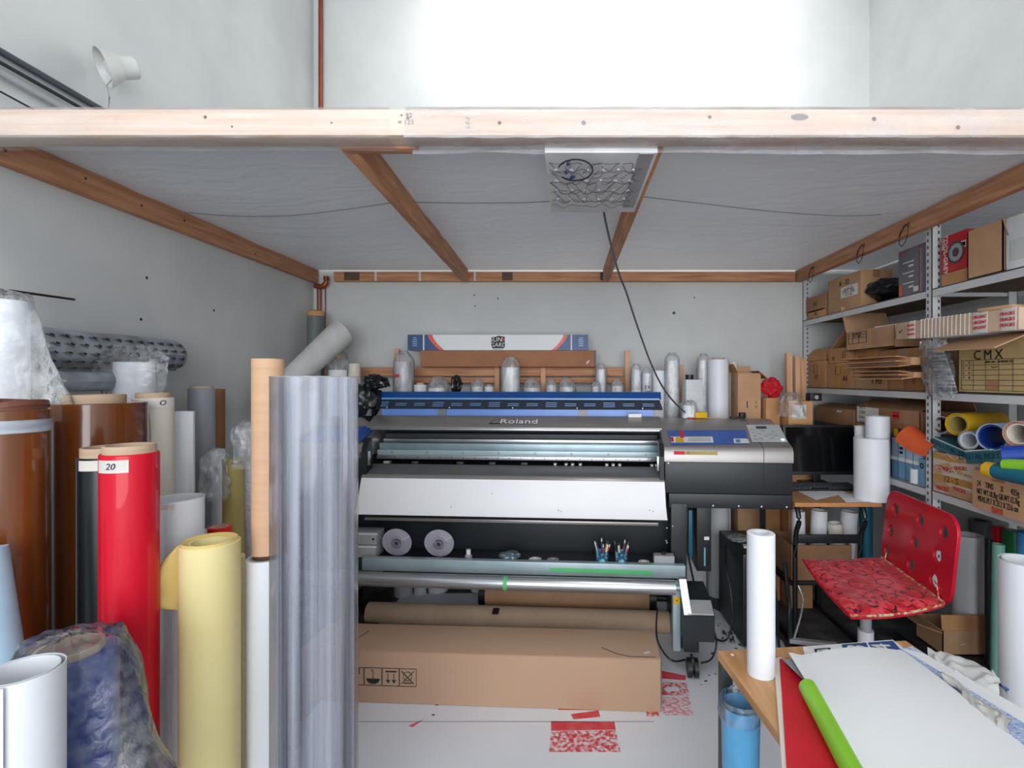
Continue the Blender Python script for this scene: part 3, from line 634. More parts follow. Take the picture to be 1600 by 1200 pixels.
# black bin bags
def blob(name, c, rad, seed, m, amp=.3, n=36):
    t = bmesh.new(); bmesh.ops.create_icosphere(t, subdivisions=4, radius=1)
    for v in t.verts:
        d = v.co.normalized(); k = 1+amp*(nz(d, 2.2, seed)+.6*abs(nz(d, 5, seed+3))+.35*nz(d, 11, seed+4)); v.co = Vector((d.x*rad[0], d.y*rad[1], d.z*rad[2]))*k + Vector(c)
    b = B(); b.add(t); return b
M_BAG = mat('black_bag', (24,25,28), .28, bump=.5, bscale=12)
bb = thing('black_bin_bag', 'black crumpled bin bag standing on the left end of the printer before the rack', 'bin bag', P(582,655,2.78))
c = P(572,622,2.78); c.z = 1.083+.095; blob('', c, (.078,.065,.092), 3, M_BAG, .28).obj('bag_body', M_BAG, bb)
c = P(588,596,2.78); blob('', c, (.06,.05,.035), 8, M_BAG, .5).obj('bag_knot', M_BAG, bb)
bk = blob('', P(713,601,3.05), (.032,.03,.05), 12, M_BAG, .4).obj('small_black_bag', M_BAG); tag(bk, 'small black bag knotted between the short rolls behind the printer hood', 'bin bag')
# paint tub, bagged ring, tape measure, tub in the right of printer
tb = thing('white_tub', 'white square canister with a round black cap behind the printer', 'canister', (P(1082,600,2.98).x, 2.98, 0))
X = P(1082,600,2.98).x; zt = P(0,593,2.98).z
B().bb(X-.05, X+.05, 2.93, 3.03, 0, zt, .006).obj('canister_body', mat('canister_white',(206,208,210),.5,rgb2=(196,198,202),nscale=4,nstretch=(1,1,20)), tb)
B().cyl((X-.018,2.98,zt), (X-.018,2.98,zt+.028), .024).obj('cap', M_BLK, tb)
ct = thing('carton', 'open brown carton standing behind the printer right end', 'carton', P(1170,640,3.1))
x0 = P(1153,0,3.05).x; x1 = P(1189,0,3.05).x; zt = P(0,583,3.05).z
B().bb(x0, x1, 3.05, 3.2, .0, zt, .003).obj('carton_body', M_CARD, ct)
B().box((x0-.012,3.12,zt+.028), (.003,.14,.06), Matrix.Rotation(-.5,4,'Y')).obj('flap', M_CARD2, ct)
B().box((x1+.006,3.10,zt-.01), (.07,.14,.003), Matrix.Rotation(.7,4,'Y')).obj('flap', M_CARD3, ct)
B().box((x0+.06,3.19,zt+.02), (.13,.003,.05), Matrix.Rotation(-.3,4,'X')).obj('flap', M_CARD, ct)
letters('arrow_mark', 'I', .06, FX((x0+.055,3.0485,zt-.19),'c'), M_INK, ct); letters('care_mark', 'T\nU', .022, FX((x1-.03,3.0485,zt-.19),'c'), M_INK, ct)
rc = thing('carton', 'small brown carton holding a red cloth behind the printer right end', 'carton', P(1205,640,3.0))
x0 = P(1197,0,3.0).x; x1 = P(1219,0,3.0).x; zt = P(0,622,3.0).z
B().bb(x0, x1, 3.0, 3.12, .0, zt, .003).obj('carton_body', M_CARD2, rc)
tag(blob('', P(1205,606,3.07), (.055,.04,.055), 31, M_RED, .35).obj('red_cloth', mat('red_cloth',(196,20,34),.7)), 'bright red cloth bundled in the small carton behind the printer', 'cloth')
# sticks by shelf
for i, (px, tp, dx) in enumerate([(1232,552,.0),(1245,556,.012),(1254,560,.02)]):
    a = P(px+3+dx*100,622,3.15+.04*i); a.z = .02; b_ = P(px,tp,3.15+.04*i)
    tag(B().bar(a, b_, .034, .034, .002).obj('wooden_batten', M_BEAMZ), ['pale wooden batten on the left of three standing by the shelf post','pale wooden batten in the middle of three by the shelf post','pale wooden batten on the right of three by the shelf post'][i], 'batten')
tag(bagfn(P(1236,640,2.9).x, 2.9, .055, P(0,650,2.9).z, P(0,625,2.9).z, 71, .3, .5, .3).obj('crumpled_bag', M_WRAP), 'crumpled clear bag round the foot of the three wooden battens', 'plastic bag')

GRP.clear(); GRP['spool'] = 'clear spools on the printer tray'; GRP['cup'] = 'pen cups on the printer tray'
# ================================================================ PRINTER
PR = (1.056, 2.40); PA = math.radians(-4); pc_, ps_ = math.cos(PA), math.sin(PA)
def LX(px, ly): k = (px-VX)/F; return (k*(PR[1]+ly*pc_)-PR[0]+ly*ps_)/(pc_-k*ps_)
def LP(px, py, ly):
    lx = LX(px, ly); Y = PR[1]+lx*ps_+ly*pc_; return Vector((lx, ly, H-(py-VY)/F*Y))
pr = thing('wide_format_printer', 'wide format roll printer with silver covers and blue panels in the middle of the room', 'printer', (PR[0], PR[1], 0), PA)
def pt(b, name, m, parent=None, **k): return b.obj(name, m, parent or pr, world=False, **k)
XW0 = LX(566, 0.0); XW1 = LX(1038, 0.0); XE = LX(452, 0.0); DP = .42
zb = .685; zt = 1.085
# right box: black body, silver top profile (y, z)
prof_top = [(0,.905),(0,.955),(.012,.975),(.26,1.06),(.32,1.083),(DP,1.083),(DP,.905)]
def xprism(x0, x1, prof, name, m, parent=None):
    return pt(B().prism([(x0, y, z) for y, z in prof], (x1-x0, 0, 0)), name, m, parent)
xprism(XW1, -.137, prof_top, 'right_cover', M_SIL); xprism(-.134, 0, prof_top, 'control_cover', M_SIL)
pt(B().bb(XW1+.004, -.002, .004, DP, zb+.07, .903, .004), 'right_body_panel', M_BLKM)
pt(B().bb(XW1+.022, -.002, .005, DP, zb, zb+.068, .004), 'right_body_lower', M_BLKM)
pt(B().bb(-.1365,-.1345, .002,.01, zb+.10,.955), 'panel_gap', M_INK)
for x in (XW1+.02, -.145, -.03, XW1+.10): pt(B().lathe([(0,0),(.005,0),(0,.003)], FX((x,.002,zb+.012 if x != XW1+.02 else .897),'c'), 10), 'screw', M_ALU)
for x in (XW1+.23, XW1+.35): pt(B().lathe([(0,0),(.005,0),(0,.003)], FX((x,.004,zb+.012),'c'), 10), 'screw', M_ALU)
# blue inset with stickers, on the slope
slope = math.atan2(1.06-.975, .26-.012); 
def SL(px, py):   # point on the sloping cover for a pixel
    ly = .1
    for _ in range(30):
        q = LP(px, py, ly); zs = .975+(ly-.012)*math.tan(slope); ly += (q.z-zs)*1.2
        ly = max(0.0, min(.3, ly))
    q = LP(px, py, ly); q.z = .975+(ly-.012)*math.tan(slope); return q
nrm = Vector((0,-math.sin(slope), math.cos(slope)))
def slpoly(pxs, name, m, off=.0012): 
    return pt(B().prism([SL(*p)+nrm*off for p in pxs], nrm*-.0006), name, m)
slpoly([(1042,673),(1165,672),(1171,694),(1049,696)], 'blue_panel', M_PANELB, .002)
slpoly([(1047,683),(1113,683),(1115,692),(1049,692)], 'warning_sticker', M_LABEL, .0028)
slpoly([(1056,684),(1067,684),(1069,692),(1056,692)], 'yellow_sticker', M_YEL, .0034)
slpoly([(1047.5,684),(1052,684),(1053,691),(1049,691)], 'red_sticker', M_RED, .0036)
slpoly([(1060,674),(1067,674),(1069,685),(1063,685)], 'red_sticker', M_RED, .0040)
slpoly([(1146,686),(1168,686),(1171,693),(1147,693)], 'logo_sticker', M_LABEL, .0028)
slpoly([(1149,687.5),(1156,687.5),(1157,692),(1150,692)], 'logo_mark', M_SKYB, .0034)
bs = LX(1053,-.001); be = LX(1121,-.001)
pt(B().bb(bs, be, -.002, -.0006, .940, .956), 'yellow_label', M_YELD); pt(B().bb(bs, bs+.05, -.003, -.002, .940, .956), 'red_sticker', M_RED)
letters('lettering', 'O', .014, FX((bs+.068,-.0032,.948),'c'), M_INK, pr, world=False)
for k in range(3): slpoly([(1075,685+2.2*k),(1111,685+2.2*k),(1111,686+2.2*k),(1075,686+2.2*k)], 'small_print', M_GRYP, .0036)
# control panel with display and buttons
cpn = slpoly([(1166,664.5),(1217,664.5),(1231,691.5),(1175,691.5)], 'control_panel', mat('panel_light',(196,200,204),.4), .003)
slpoly([(1180,667),(1197,667),(1199,671),(1182,671)], 'display', M_DGREY, .004).parent = cpn
for px, py in [(1174,673),(1177,678),(1180,683),(1192,675),(1186,680),(1199,671),(1197,684),(1189,687),(1181,688),(1204,681),(1206,687),(1208,676),(1213,683)]:
    M_ = Matrix.Translation(SL(px,py)+nrm*.003) @ Matrix.Rotation(slope,4,'X')
    pt(B().lathe([(.009,0),(.008,.003),(0,.004)], M_, 14), 'button', M_GRYP, cpn)
m = bpy.data.materials.new('lit_button'); m.use_nodes = True; m.node_tree.nodes['Principled BSDF'].inputs['Emission Color'].default_value = (.4,.7,1,1); m.node_tree.nodes['Principled BSDF'].inputs['Emission Strength'].default_value = 2
pt(B().lathe([(.009,0),(.008,.003),(0,.004)], Matrix.Translation(SL(1223,688)+nrm*.003) @ Matrix.Rotation(slope,4,'X'), 14), 'lit_button', m, cpn)
# left box
xprism(XE, XW0-.004, prof_top, 'left_cover', M_SIL)
pt(B().bb(XE, XW0-.01, .004, DP, zb, .903, .004), 'left_body_panel', M_BLKM)
pt(B().prism([(XE+.03,.03,.985),(XW0-.02,.03,.985),(XW0-.02,.20,1.043),(XE+.03,.20,1.043)], (0,0,.003)), 'blue_panel', M_PANELB)
# middle: silver top cover
XA, XB = XW0+.0, XW1-.006
front_z = LP(800, 676, .06).z
prof_mid = [(.060,front_z-.010),(.060,front_z+.004),(.085,front_z+.03),(.34,1.098),(DP,1.098),(DP,front_z-.010)]
z_a = LP(800, 651, .13).z
prof_mid = [(.05,LP(800,668,.05).z-.006),(.05,LP(800,668,.05).z),(.13,z_a),(DP,z_a),(DP,LP(800,668,.05).z-.006)]
xprism(XA, XB, prof_mid, 'top_cover', M_SIL)
zc0 = LP(800,668,.05).z
pt(B().bb(XA+.02, XB-.01, .045, .075, LP(800,673,.05).z, zc0-.007, .002), 'cover_lip', M_ALU)
lm = LP(800,660,.09); slm = math.atan2(z_a-zc0, .08)
lm.z = zc0+(lm.y-.05)*math.tan(slm)+.0015
ML = Matrix.Translation(lm) @ Matrix.Rotation(slm, 4, 'X')
for ox, oy in ((-.0022,0),(.0022,0),(0,-.002),(0,.002)): letters('lettering_outline', 'Roland', .052, ML @ Matrix.Translation((.035+ox,oy,0)), M_INK, pr, world=False, xs=1.35)
letters('lettering', 'Roland', .052, ML @ Matrix.Translation((.035,.0,.0012)), M_LABEL, pr, world=False, xs=1.35)
b = B(); b.prism([(-.115,-.018,0),(-.055,-.018,0),(-.048,.018,0),(-.10,.018,0)], (0,0,.001)); bmesh.ops.transform(b.bm, matrix=ML, verts=b.bm.verts[:]); pt(b, 'emblem', M_INK)
b = B(); b.prism([(-.106,-.012,.0012),(-.062,-.012,.0012),(-.060,.0,.0012),(-.104,.0,.0012)], (0,0,.001)); b.prism([(-.102,.004,.0012),(-.058,.004,.0012),(-.055,.012,.0012),(-.096,.012,.0012)], (0,0,.001)); bmesh.ops.transform(b.bm, matrix=ML, verts=b.bm.verts[:]); pt(b, 'emblem', M_SIL)
wl = LP(992,650,.14); pt(B().box((wl.x,.138,z_a+.008),(.065,.012,.018)), 'white_sticker', M_LABEL)
# raised blue hood behind
XH0, XH1 = LX(583,.26), LX(1033,.26); zz = lambda py: LP(800,py,.24).z
pt(B().box(((XA+XB)/2, .20, (z_a+zz(640))/2), (XB-XA-.03, .01, zz(638)-z_a), None, 0), 'blue_window', M_PBLUE2)
for px in (692, 911, 1028, 575): pt(B().box((LX(px,.20), .192, (z_a+zz(640))/2), (.045,.01, zz(638)-z_a)), 'window_frame', M_SILD)
vbd = pt(B().prism([(XH0-.01,.21,zz(639)),(XH1+.004,.21,zz(639)),(XH1-.01,.25,zz(624)),(XH0+.01,.25,zz(624))], (0,.02,.002)), 'vent_band', mat('dark_vent',(44,52,66),.4))
vb0, vb1 = Vector((0,.21,zz(639))), Vector((0,.25,zz(624)))
nvent = 15
for i in range(nvent):
    x = XH0+.07+(XH1-XH0-.14)*i/(nvent-1)
    for k, f in enumerate((.38,.56) if i % 3 else (.30,.48,.66)):
        y = .21+.04*f-.002; z = vb0.z+(vb1.z-vb0.z)*f
        pt(B().box((x,y,z),(.06,.003,.0035)), 'vent_slot', mat('slot_light_blue',(96,140,190),.4), vbd)
for i in range(5): pt(B().lathe([(0,0),(.004,0),(0,.002)], FX((XH0+.1+(XH1-XH0-.2)*i/4,.209,zz(637)),'c'), 8), 'screw', M_ALU)
pt(B().prism([(XH0,.248,zz(624)),(XH1,.248,zz(624)),(XH1,.275,zz(613)),(XH0,.275,zz(613))], (0,.012,.002)), 'blue_hood', M_PBLUE)
pt(B().bb(XH0+.01, XH1-.01, .243, .251, zz(624.5), zz(622)), 'hood_edge', mat('hood_edge_blue',(110,160,214),.3))
for px, s in ((574,1),(1033,-1)): pt(B().prism([(LX(px,.20),.20,z_a),(LX(px,.20),.20,zz(640)),(LX(px,.20),.265,zz(622)),(LX(px,.20),.32,z_a)], (.006*s,0,0)), 'hood_bracket', M_DGREY)
# interior of the print bay
pt(B().bb(XA+.012, XB-.0, .34, .36, .86, zc0-.008), 'bay_back', M_DGREY)
zr = lambda py, ly=.16: LP(800,py,ly).z
pt(B().bb(XA+.01, XB, .24, .30, zr(686,.24), zr(678,.24), .003), 'upper_rail', M_DGREY)
pt(B().bb(XA+.01, XB, .22, .24, zr(692,.22), zr(687,.22), .002), 'guide_bar', M_ALU)
pt(B().bb(XA+.01, XB-.002, .17, .22, zr(705,.17), zr(694,.17), .002), 'rail_upper_face', M_STEEL)
rbm = pt(B().bb(XA+.01, XB-.002, .145, .22, zr(713,.145), zr(704.5,.145), .003), 'rail_beam', M_RAILB)
rlw = pt(B().bb(XA+.012, XB-.004, .135, .22, zr(719,.135), zr(713.6,.135), .002), 'rail_lower', M_ALU)
for i in range(24): pt(B().lathe([(0,0),(.003,0),(0,.001)], FX((XA+.05+(XB-XA-.09)*i/23,.1345,zr(716,.135)),'c'), 8), 'rail_screw', M_INK, rlw)
for i in range(8): pt(B().lathe([(.004,0),(.0055,.0),(.0055,.001),(.004,.001)], FX((XA+.09+(XB-XA-.16)*i/7,.1445,zr(708.5,.145)),'c'), 12, True), 'rail_bolt', M_DGREY, rbm)
zp = zr(727.5,.12)
pt(B().bb(XA+.03, XB, .12, .33, zp-.02, zp, .002), 'platen', M_BLK)
for px in [868,885,895,907,948,958,968,1018,1025]: 
    x = LX(px,.15); pt(B().bb(x-.010, x+.010, .13, .17, zp, zp+.016, .002), 'pinch_roller_bracket', M_BLK); pt(B().cyl((x-.006,.128,zp+.007),(x+.006,.128,zp+.007),.005,seg=10), 'pinch_roller', M_WHP)
for px in (606,650,720,770,820): 
    x = LX(px,.16); pt(B().bb(x-.016, x+.016, .14, .17, zp, zp+.012, .002), 'media_clamp', M_GRYP if px == 606 else M_DGREY)
xprism(XA-.014, XA+.022, [(0,.79),(0,.935),(.03,.985),(.06,1.0),(.06,.79)], 'bay_side_left', M_BLK)
xprism(XB-.016, XB+.004, [(-.01,.82),(-.01,.93),(.04,.99),(.10,1.0),(.10,.82)], 'bay_side_right', M_BLK)
pt(B().bb(XB-.028, XB-.018, .0, .02, .86, .93, .002), 'latch', M_ALU); pt(B().bb(XA+.026, XA+.034, .0, .02, .87, .94, .002), 'latch', M_ALU)
# front platen, curved down into the white apron
xa, xb = XA+.0, XB+.006
def pl(py, ly): return LP(800, py, ly).z
path = [(.12,zp),(.09,pl(732,.09)),(.05,pl(736,.05)),(.02,pl(741,.02)),(.004,pl(744,.004))]
def strip(path, name, m, x0=xa, x1=xb, x0b=None, x1b=None):
    n = len(path)-1
    def fn(u, v):
        y, z = path[round(v*n)]; A = x0+(x0b-x0 if x0b is not None else 0)*v; D = x1+(x1b-x1 if x1b is not None else 0)*v
        return (A+(D-A)*u, y, z)
    return pt(B().grid(fn, 24, n, .002), name, m)
strip(path, 'front_platen', M_SILD); strip([(.004,pl(744,.004)),(-.004,pl(747,-.004)),(-.008,pl(750,-.008))], 'platen_edge', M_SIL)
ap = [(-.006,pl(749,-.006)),(-.02,pl(765,-.02)),(-.035,pl(787,-.035)),(-.046,pl(796,-.046)),(-.060,pl(806,-.060)),(-.066,pl(808.5,-.066))]
strip(ap, 'white_apron', mat('apron_white',(236,236,238),.4,rgb2=(234,234,237)), xa, xb, xa-.01, xb+.008)
pt(B().bb(xa+.02, xb-.03, -.02, .02, pl(812,0)-.012, pl(812,0)+.004, .004), 'apron_heater_edge', M_SIL)
for px, py in [(873,797),(877,799),(1015,797),(1020,799),(769,771),(705,792)]: 
    q = LP(px,py,-.052); pt(B().lathe([(0,0),(.0022,0),(0,.0008)], FX((q.x,q.y-.0035,q.z),'c'), 8), 'speck', M_INK)
# stand, dark rear panel
pt(B().bb(XE+.1, LX(1060,.12), .12, .15, .40, .70, .003), 'rear_dark_panel', M_BLKM)
pt(B().bb(LX(1046,.06), LX(1070,.06), .0, .14, .30, zb+.02, .003), 'stand_upright', M_BLKM)
pt(B().bb(XE+.1, XE+.16, .0, .14, .10, zb, .003), 'stand_upright', M_BLKM)
for px, py in [(1042,825),(1051,822),(1041,845),(1042,848)]: q = LP(px,py,0); pt(B().lathe([(0,0),(.004,0),(0,.002)], FX((LX(px,-.001),-.001,q.z),'c'), 8), 'screw', M_GRYP)
pt(B().bb(LX(1086,.15), LX(1108,.15), .10, .30, LP(1100,887,.15).z, zb, .003), 'ink_drain_panel', M_BLK)
pt(B().bb(LX(1075,.14), LX(1081,.14), .12, .18, LP(1100,868,.15).z, zb-.04, .002), 'tube_guard', M_TEAL)
q = LP(1104,841,.1); pt(B().bb(q.x-.012, q.x+.012, .097, .10, q.z-.008, q.z+.008), 'label', M_LABEL); q = LP(1101,865,.1); pt(B().bb(q.x-.004, q.x+.004, .097, .10, q.z-.06, q.z+.03), 'drain_tube', mat('drain_blue',(120,170,196),.3))
pt(B().sweep([(LX(1073,.12),.11,zb-.02),(LX(1072,.12),.10,.55),(LX(1072,.12),.10,.46),(LX(1085,.12),.11,LP(0,885,.12).z)], .005, 8), 'hose', M_BLK)
# tray with front bar
YT = -.10; zT = LP(800,877,YT).z; zTb = LP(800,897,YT).z
xt0, xt1 = LX(566,YT), LX(1071,YT)
pt(B().bb(XE+.12, xt1-.01, YT+.02, .12, zT-.028, zT-.022, .001), 'tray_shelf', M_BLKM)
pt(B().bb(xt0, xt1, YT-.004, YT+.03, zTb, zT, .003), 'tray_front_bar', M_RAILB)
pt(B().bb(XE+.1, xt0, YT, YT+.03, zTb, zT-.02, .003), 'tray_bar_end', M_BLKM)
pt(B().prism([LP(857,887,YT-.0055),LP(862,893.5,YT-.0055),LP(1018,899,YT-.0055),LP(1020,892,YT-.0055)], (0,.001,0)), 'green_tape', M_TAPEGR)
pt(B().bb(xt0+.09, xt1-.05, YT+.02, YT+.11, zTb-.03, zTb-.012, .002), 'tray_underside', M_SILD)
# take-up roller, legs
YR = -.19; c0 = LP(500,904,YR); c1 = LP(1055,917,YR); zR = (c0.z+c1.z)/2; rR = .031
pt(B().cyl((XE+.12,YR,zR),(c1.x,YR,zR),rR,seg=32), 'take_up_bar', M_ALU)
pt(B().cyl((c1.x,YR,zR),(c1.x+.02,YR,zR),.013,seg=16), 'bar_spindle', M_STEEL)
g = LX(791,YR); pt(B().pipe((g-.010,YR,zR),(g+.008,YR,zR),rR+.001,rR-.001,32), 'green_tape_piece', M_TAPEGR)
# right leg with take-up motor
lx0, lx1 = LX(1050,-.14), LX(1062,-.14)
pt(B().bb(lx0, lx1, -.17, -.12, LP(1056,1014,-.15).z, zTb, .003), 'take_up_arm', M_RAILB)
pt(B().bb(LX(1059,-.14), LX(1066,-.14), -.15, -.11, LP(1056,1012,-.15).z, zTb, .002), 'take_up_arm', M_RAILB)
q = LP(1053,938,-.17); pt(B().bb(lx0+.003, lx1-.004, -.172, -.170, q.z-.016, q.z+.016), 'warning_label', M_YEL); pt(B().lathe([(0,0),(.005,0),(0,.001)], FX(((lx0+lx1)/2,-.1725,q.z),'c'), 3), 'warning_mark', M_INK)
pt(B().prism([LP(1061,905,-.2)+Vector((0,0,0)),LP(1072,905,-.2),LP(1081,961,-.24),LP(1069,961,-.24)], (0,.03,0)), 'leg_front_strip', M_ALU)
bx0, bx1 = LX(1068,-.24), LX(1117,-.24); zq = lambda py, ly=-.24: LP(1090,py,ly).z
xprism(bx0, bx1, [(-.24,zq(1003)),(-.24,zq(962)),(-.17,zq(938,-.17)),(.02,zq(908,.02)),(.02,zq(1003))], 'take_up_motor_box', M_BLKM)
xprism(bx0+.018, bx1-.004, [(-.2405,zq(961)),(-.238,zq(959)),(-.172,zq(937,-.17)),(-.17,zq(942,-.17))], 'motor_cover', M_GRYP)
q = LP(1085,927,-.08); pt(B().box((q.x,-.10,q.z+.004),(.04,.04,.002),Matrix.Rotation(.28,4,'X')), 'info_label', M_LABEL)
pt(B().bb(bx0+.005, bx0+.07, -.22, -.14, zq(1020,-.22), zq(1003)+.01, .003), 'caster_mount', M_BLK)
cq = LP(1082,1031,-.2); 
for dx in (-.014,.014): pt(B().cyl((cq.x+dx-.009,-.2,.040),(cq.x+dx+.009,-.2,.040),.040,seg=24), 'caster_wheel', M_BLK)
pt(B().box((cq.x,-.19,.058),(.012,.05,.05),None,.004), 'caster_fork', M_DGREY)
pt(B().bb(bx0+.0, bx0+.05, -.16, .45, .10, .16, .004), 'stand_foot', M_BLKM)
for x, y in ((bx0+.03,.42),(XE+.14,.42),(XE+.14,-.12)):
    pt(B().cyl((x-.018,y,.04),(x+.018,y,.04),.04,seg=20), 'caster_wheel', M_BLK); pt(B().bb(x-.012,x+.012,y-.012,y+.012,.05,.16), 'caster_fork', M_DGREY)
pt(B().bb(XE+.11, XE+.17, -.14, .45, .10, .16, .004), 'stand_foot', M_BLKM)
pt(B().sweep(smoothpath([Vector((bx0-.09,-.03,.22)),Vector((bx0-.10,-.12,.12)),Vector((bx0-.05,-.2,.07)),Vector((bx0+.02,-.15,.045))]), .004, 8), 'power_cable', M_BLK)
pt(B().sweep(smoothpath([Vector((cq.x+.04,-.18,.05)),Vector((cq.x+.09,-.16,.06)),Vector((cq.x+.12,-.12,.12)),Vector((cq.x+.10,-.05,.2))]), .004, 8), 'power_cable', M_BLK)
# media roll on holder under the printer
rp0, rp1 = LX(762,.40), LX(1013,.40); 
mr = thing('media_roll', 'wide kraft brown media roll with black end flanges under the printer', 'roll', (PR[0]-.8, 2.8, 0), PA)
YM = .42; 
mr.location = (PR[0],PR[1],0); XF[mr] = XF[pr]
B().cyl((LX(762,YM),YM,.078),(LX(1013,YM),YM,.078),.074,seg=40).obj('roll_body', mat('kraft_roll',(204,158,120),.6), mr, world=False)
for a, c in ((752,762),(1013,1024)): B().cyl((LX(a,YM),YM,.078),(LX(c,YM),YM,.078),.0775,seg=40).obj('end_flange', M_BLK, mr, world=False)
B().cyl((LX(1024,YM),YM,.078),(LX(1046,YM),YM,.078),.02,seg=20).obj('spindle', M_BLK, mr, world=False)
tu = thing('kraft_tube', 'long tan cardboard tube lying on the floor behind the big carton', 'cardboard tube', (PR[0],PR[1],0), PA); XF[tu] = XF[pr]
B().pipe((LX(576,.19),.19,.053),(LX(1045,.19),.19,.053),.052,.046,36).obj('tube', mat('kraft_tube_pale',(214,184,156),.7,rgb2=(204,174,146)), tu, world=False)
B().bb(LX(773,.19), LX(782,.19), .13,.17,.09,.1055).obj('black_tape', M_BLK, tu, world=False)
tag(B().box((P(745,0,2.78).x, 2.78, .012), (.24,.10,.016), .15, .002).obj('yellow_folder', M_YELD), 'dull yellow folded sheet on the floor left of the kraft media roll', 'folder')
b = B().prism([PZ(558,942,.02),PZ(563,962,.004),PZ(615,946,.004),PZ(606,920,.03)], (0,0,.003)); tag(b.obj('black_mat', M_BLK), 'black square mat piece lying on the floor paper left under the printer', 'mat')

# things standing on the tray (top level)
ztr = zT-.0215
def W(px, py, ly): return XF[pr] @ LP(px, py, ly)
def onT(px, ly): q = XF[pr] @ Vector((LX(px, ly), ly, ztr)); return q
M_SPOOL = clear('spool_plastic', (214,208,222), .55, .2, nscale=3, bump=.05, vary=.05)
for i, px in enumerate((620, 686)):
    q = onT(px, -.02); sp = thing('clear_spool', ['clear plastic spool end leaning on the left of the printer tray','clear plastic spool end right of its twin on the printer tray'][i], 'spool', q, 0, None)
    r = .072; Mx = Matrix.Translation(q+Vector((0,.005,r))) @ Matrix.Rotation(PI/2+.22,4,'X') @ Matrix.Rotation(0,4,'Y')
    B().lathe([(.012,0),(r,0),(r,.004),(.012,.004)], Mx, 40, True).obj('flange', M_SPOOL, sp)
    B().lathe([(.028,-.001),(.034,-.001),(.034,.016),(.028,.016)], Mx, 32, True).obj('hub_ring', mat('spool_hub',(170,160,172),.4), sp)
    B().lathe([(.010,-.001),(.020,-.001),(.020,.018),(.010,.018)], Mx, 24, True).obj('hub', mat('spool_hub2',(130,122,134),.4), sp)
    b = B(); b.box((.05,0,.006),(.04,.002,.002)); bmesh.ops.transform(b.bm, matrix=Mx@Matrix.Rotation(.5,4,'Z'), verts=b.bm.verts[:]); b.obj('rib', M_WHP, sp)
q = onT(732,-.04); bt = thing('small_bottle', 'small clear bottle with a white cap on the middle of the printer tray', 'bottle', q)
B().lathe([(0,0),(.018,0),(.018,.022),(.011,.030),(0,.030)], Matrix.Translation(q), 20).obj('bottle_body', M_SPOOL, bt); B().cyl(q+Vector((0,0,.030)), q+Vector((0,0,.052)), .011, seg=16).obj('cap', M_WHP, bt)
for i, (px, h0, h1, wd) in enumerate([(575,0,.062,.16),(578,.063,.125,.15)]):
    q = onT(px,.0); bx = thing('grey_box', ['lower grey plastic box on the left end of the printer tray','upper grey plastic box stacked at the left end of the printer tray'][i], 'box', q)
    B().box(q+Vector((-.02,0,(h0+h1)/2+.001)), (wd,.09,h1-h0-.002), PA, .003).obj('box_body', M_GRYP, bx)
    B().box(q+Vector((-.02,-.046,h1-.008)), (wd+.004,.004,.006), PA, .001).obj('lid_edge', M_WHP, bx)
    if i: B().cyl(q+Vector((.035,-.045,h0+.03)), q+Vector((.035,-.050,h0+.03)), .006, seg=12).obj('button', M_INK, bx)
q = onT(797,-.03); tag(blob('', q+Vector((0,0,.025)), (.05,.03,.018), 41, M_STEEL, .3).obj('crumpled_foil', mat('foil_grey',(120,136,146),.3,metal=.5)), 'crumpled grey foil packet on the printer tray right of the bottle', 'packet')
def tape_roll(px, ly, r, m, lab, z=None):
    q = onT(px, ly) if z is None else z; return tag(B().pipe(q+Vector((0,0,.0005)), q+Vector((0,0,.016)), r, r*.72, 32).obj('tape_roll', m), lab, 'tape roll')
tape_roll(836,-.045,.030,M_WHP,'white tape roll lying left of the grey one on the printer tray'); tape_roll(864,-.045,.028,M_GRYP,'grey tape roll lying left of the pen cups on the printer tray'); tape_roll(1006,-.045,.026,M_CREAM,'cream tape roll lying right of the pen cups on the printer tray')
cupm = mat('cup_teal_flowers', (120,178,200), .4, rgb2=(28,70,96), nscale=60, lo=.45, hi=.55)
pcols = [(200,60,50),(220,180,60),(40,60,120),(30,30,34),(210,210,214),(60,90,160),(180,60,60),(235,235,235)]
for i, px in enumerate((941,971)):
    q = onT(px,-.05); cu = thing('pen_cup', ['left teal patterned cup full of pens on the printer tray','right teal patterned cup full of pens on the printer tray'][i], 'cup', q)
    B().lathe([(0,0),(.026,0),(.030,.064),(.027,.064),(.023,.004),(0,.004)], Matrix.Translation(q), 28).obj('cup_body', cupm, cu)
    for k in range(8):
        a = k*.8+i; p0 = q+Vector((.010*math.cos(a), .010*math.sin(a), .006)); p1 = q+Vector((.036*math.cos(a), .03*math.sin(a), .095+.025*((k*7+i*3)%5)/5))
        pn = thing('pen', '%s pen standing in the %s teal pen cup' % ([['red','mustard','navy','black','silver','blue','brick','white'][k]][0] + (' slanting' if k % 2 else ''), ['left','right'][i]), 'pen', p0, 0, 'pens in the teal cups')
        B().cyl(p0, p0+(p1-p0)*.86, .0035, seg=10).obj('barrel', mat('pen%d' % k, pcols[(k+i)%8] if False else pcols[k], .4), pn)
        B().cyl(p0+(p1-p0)*.86, p1, .0038, .0015, seg=10).obj('pen_tip', M_DGREY if k % 2 else M_WHP, pn)
q = onT(1037,-.045); gb = thing('grey_box', 'small grey box with a black knob at the right end of the printer tray', 'box', q)
B().box(q+Vector((0,0,.026)), (.095,.05,.052), PA, .004).obj('box_body', M_GRYP, gb); B().cyl(q+Vector((.0,0,.052)), q+Vector((0,0,.066)), .010, seg=14).obj('knob', M_BLK, gb)
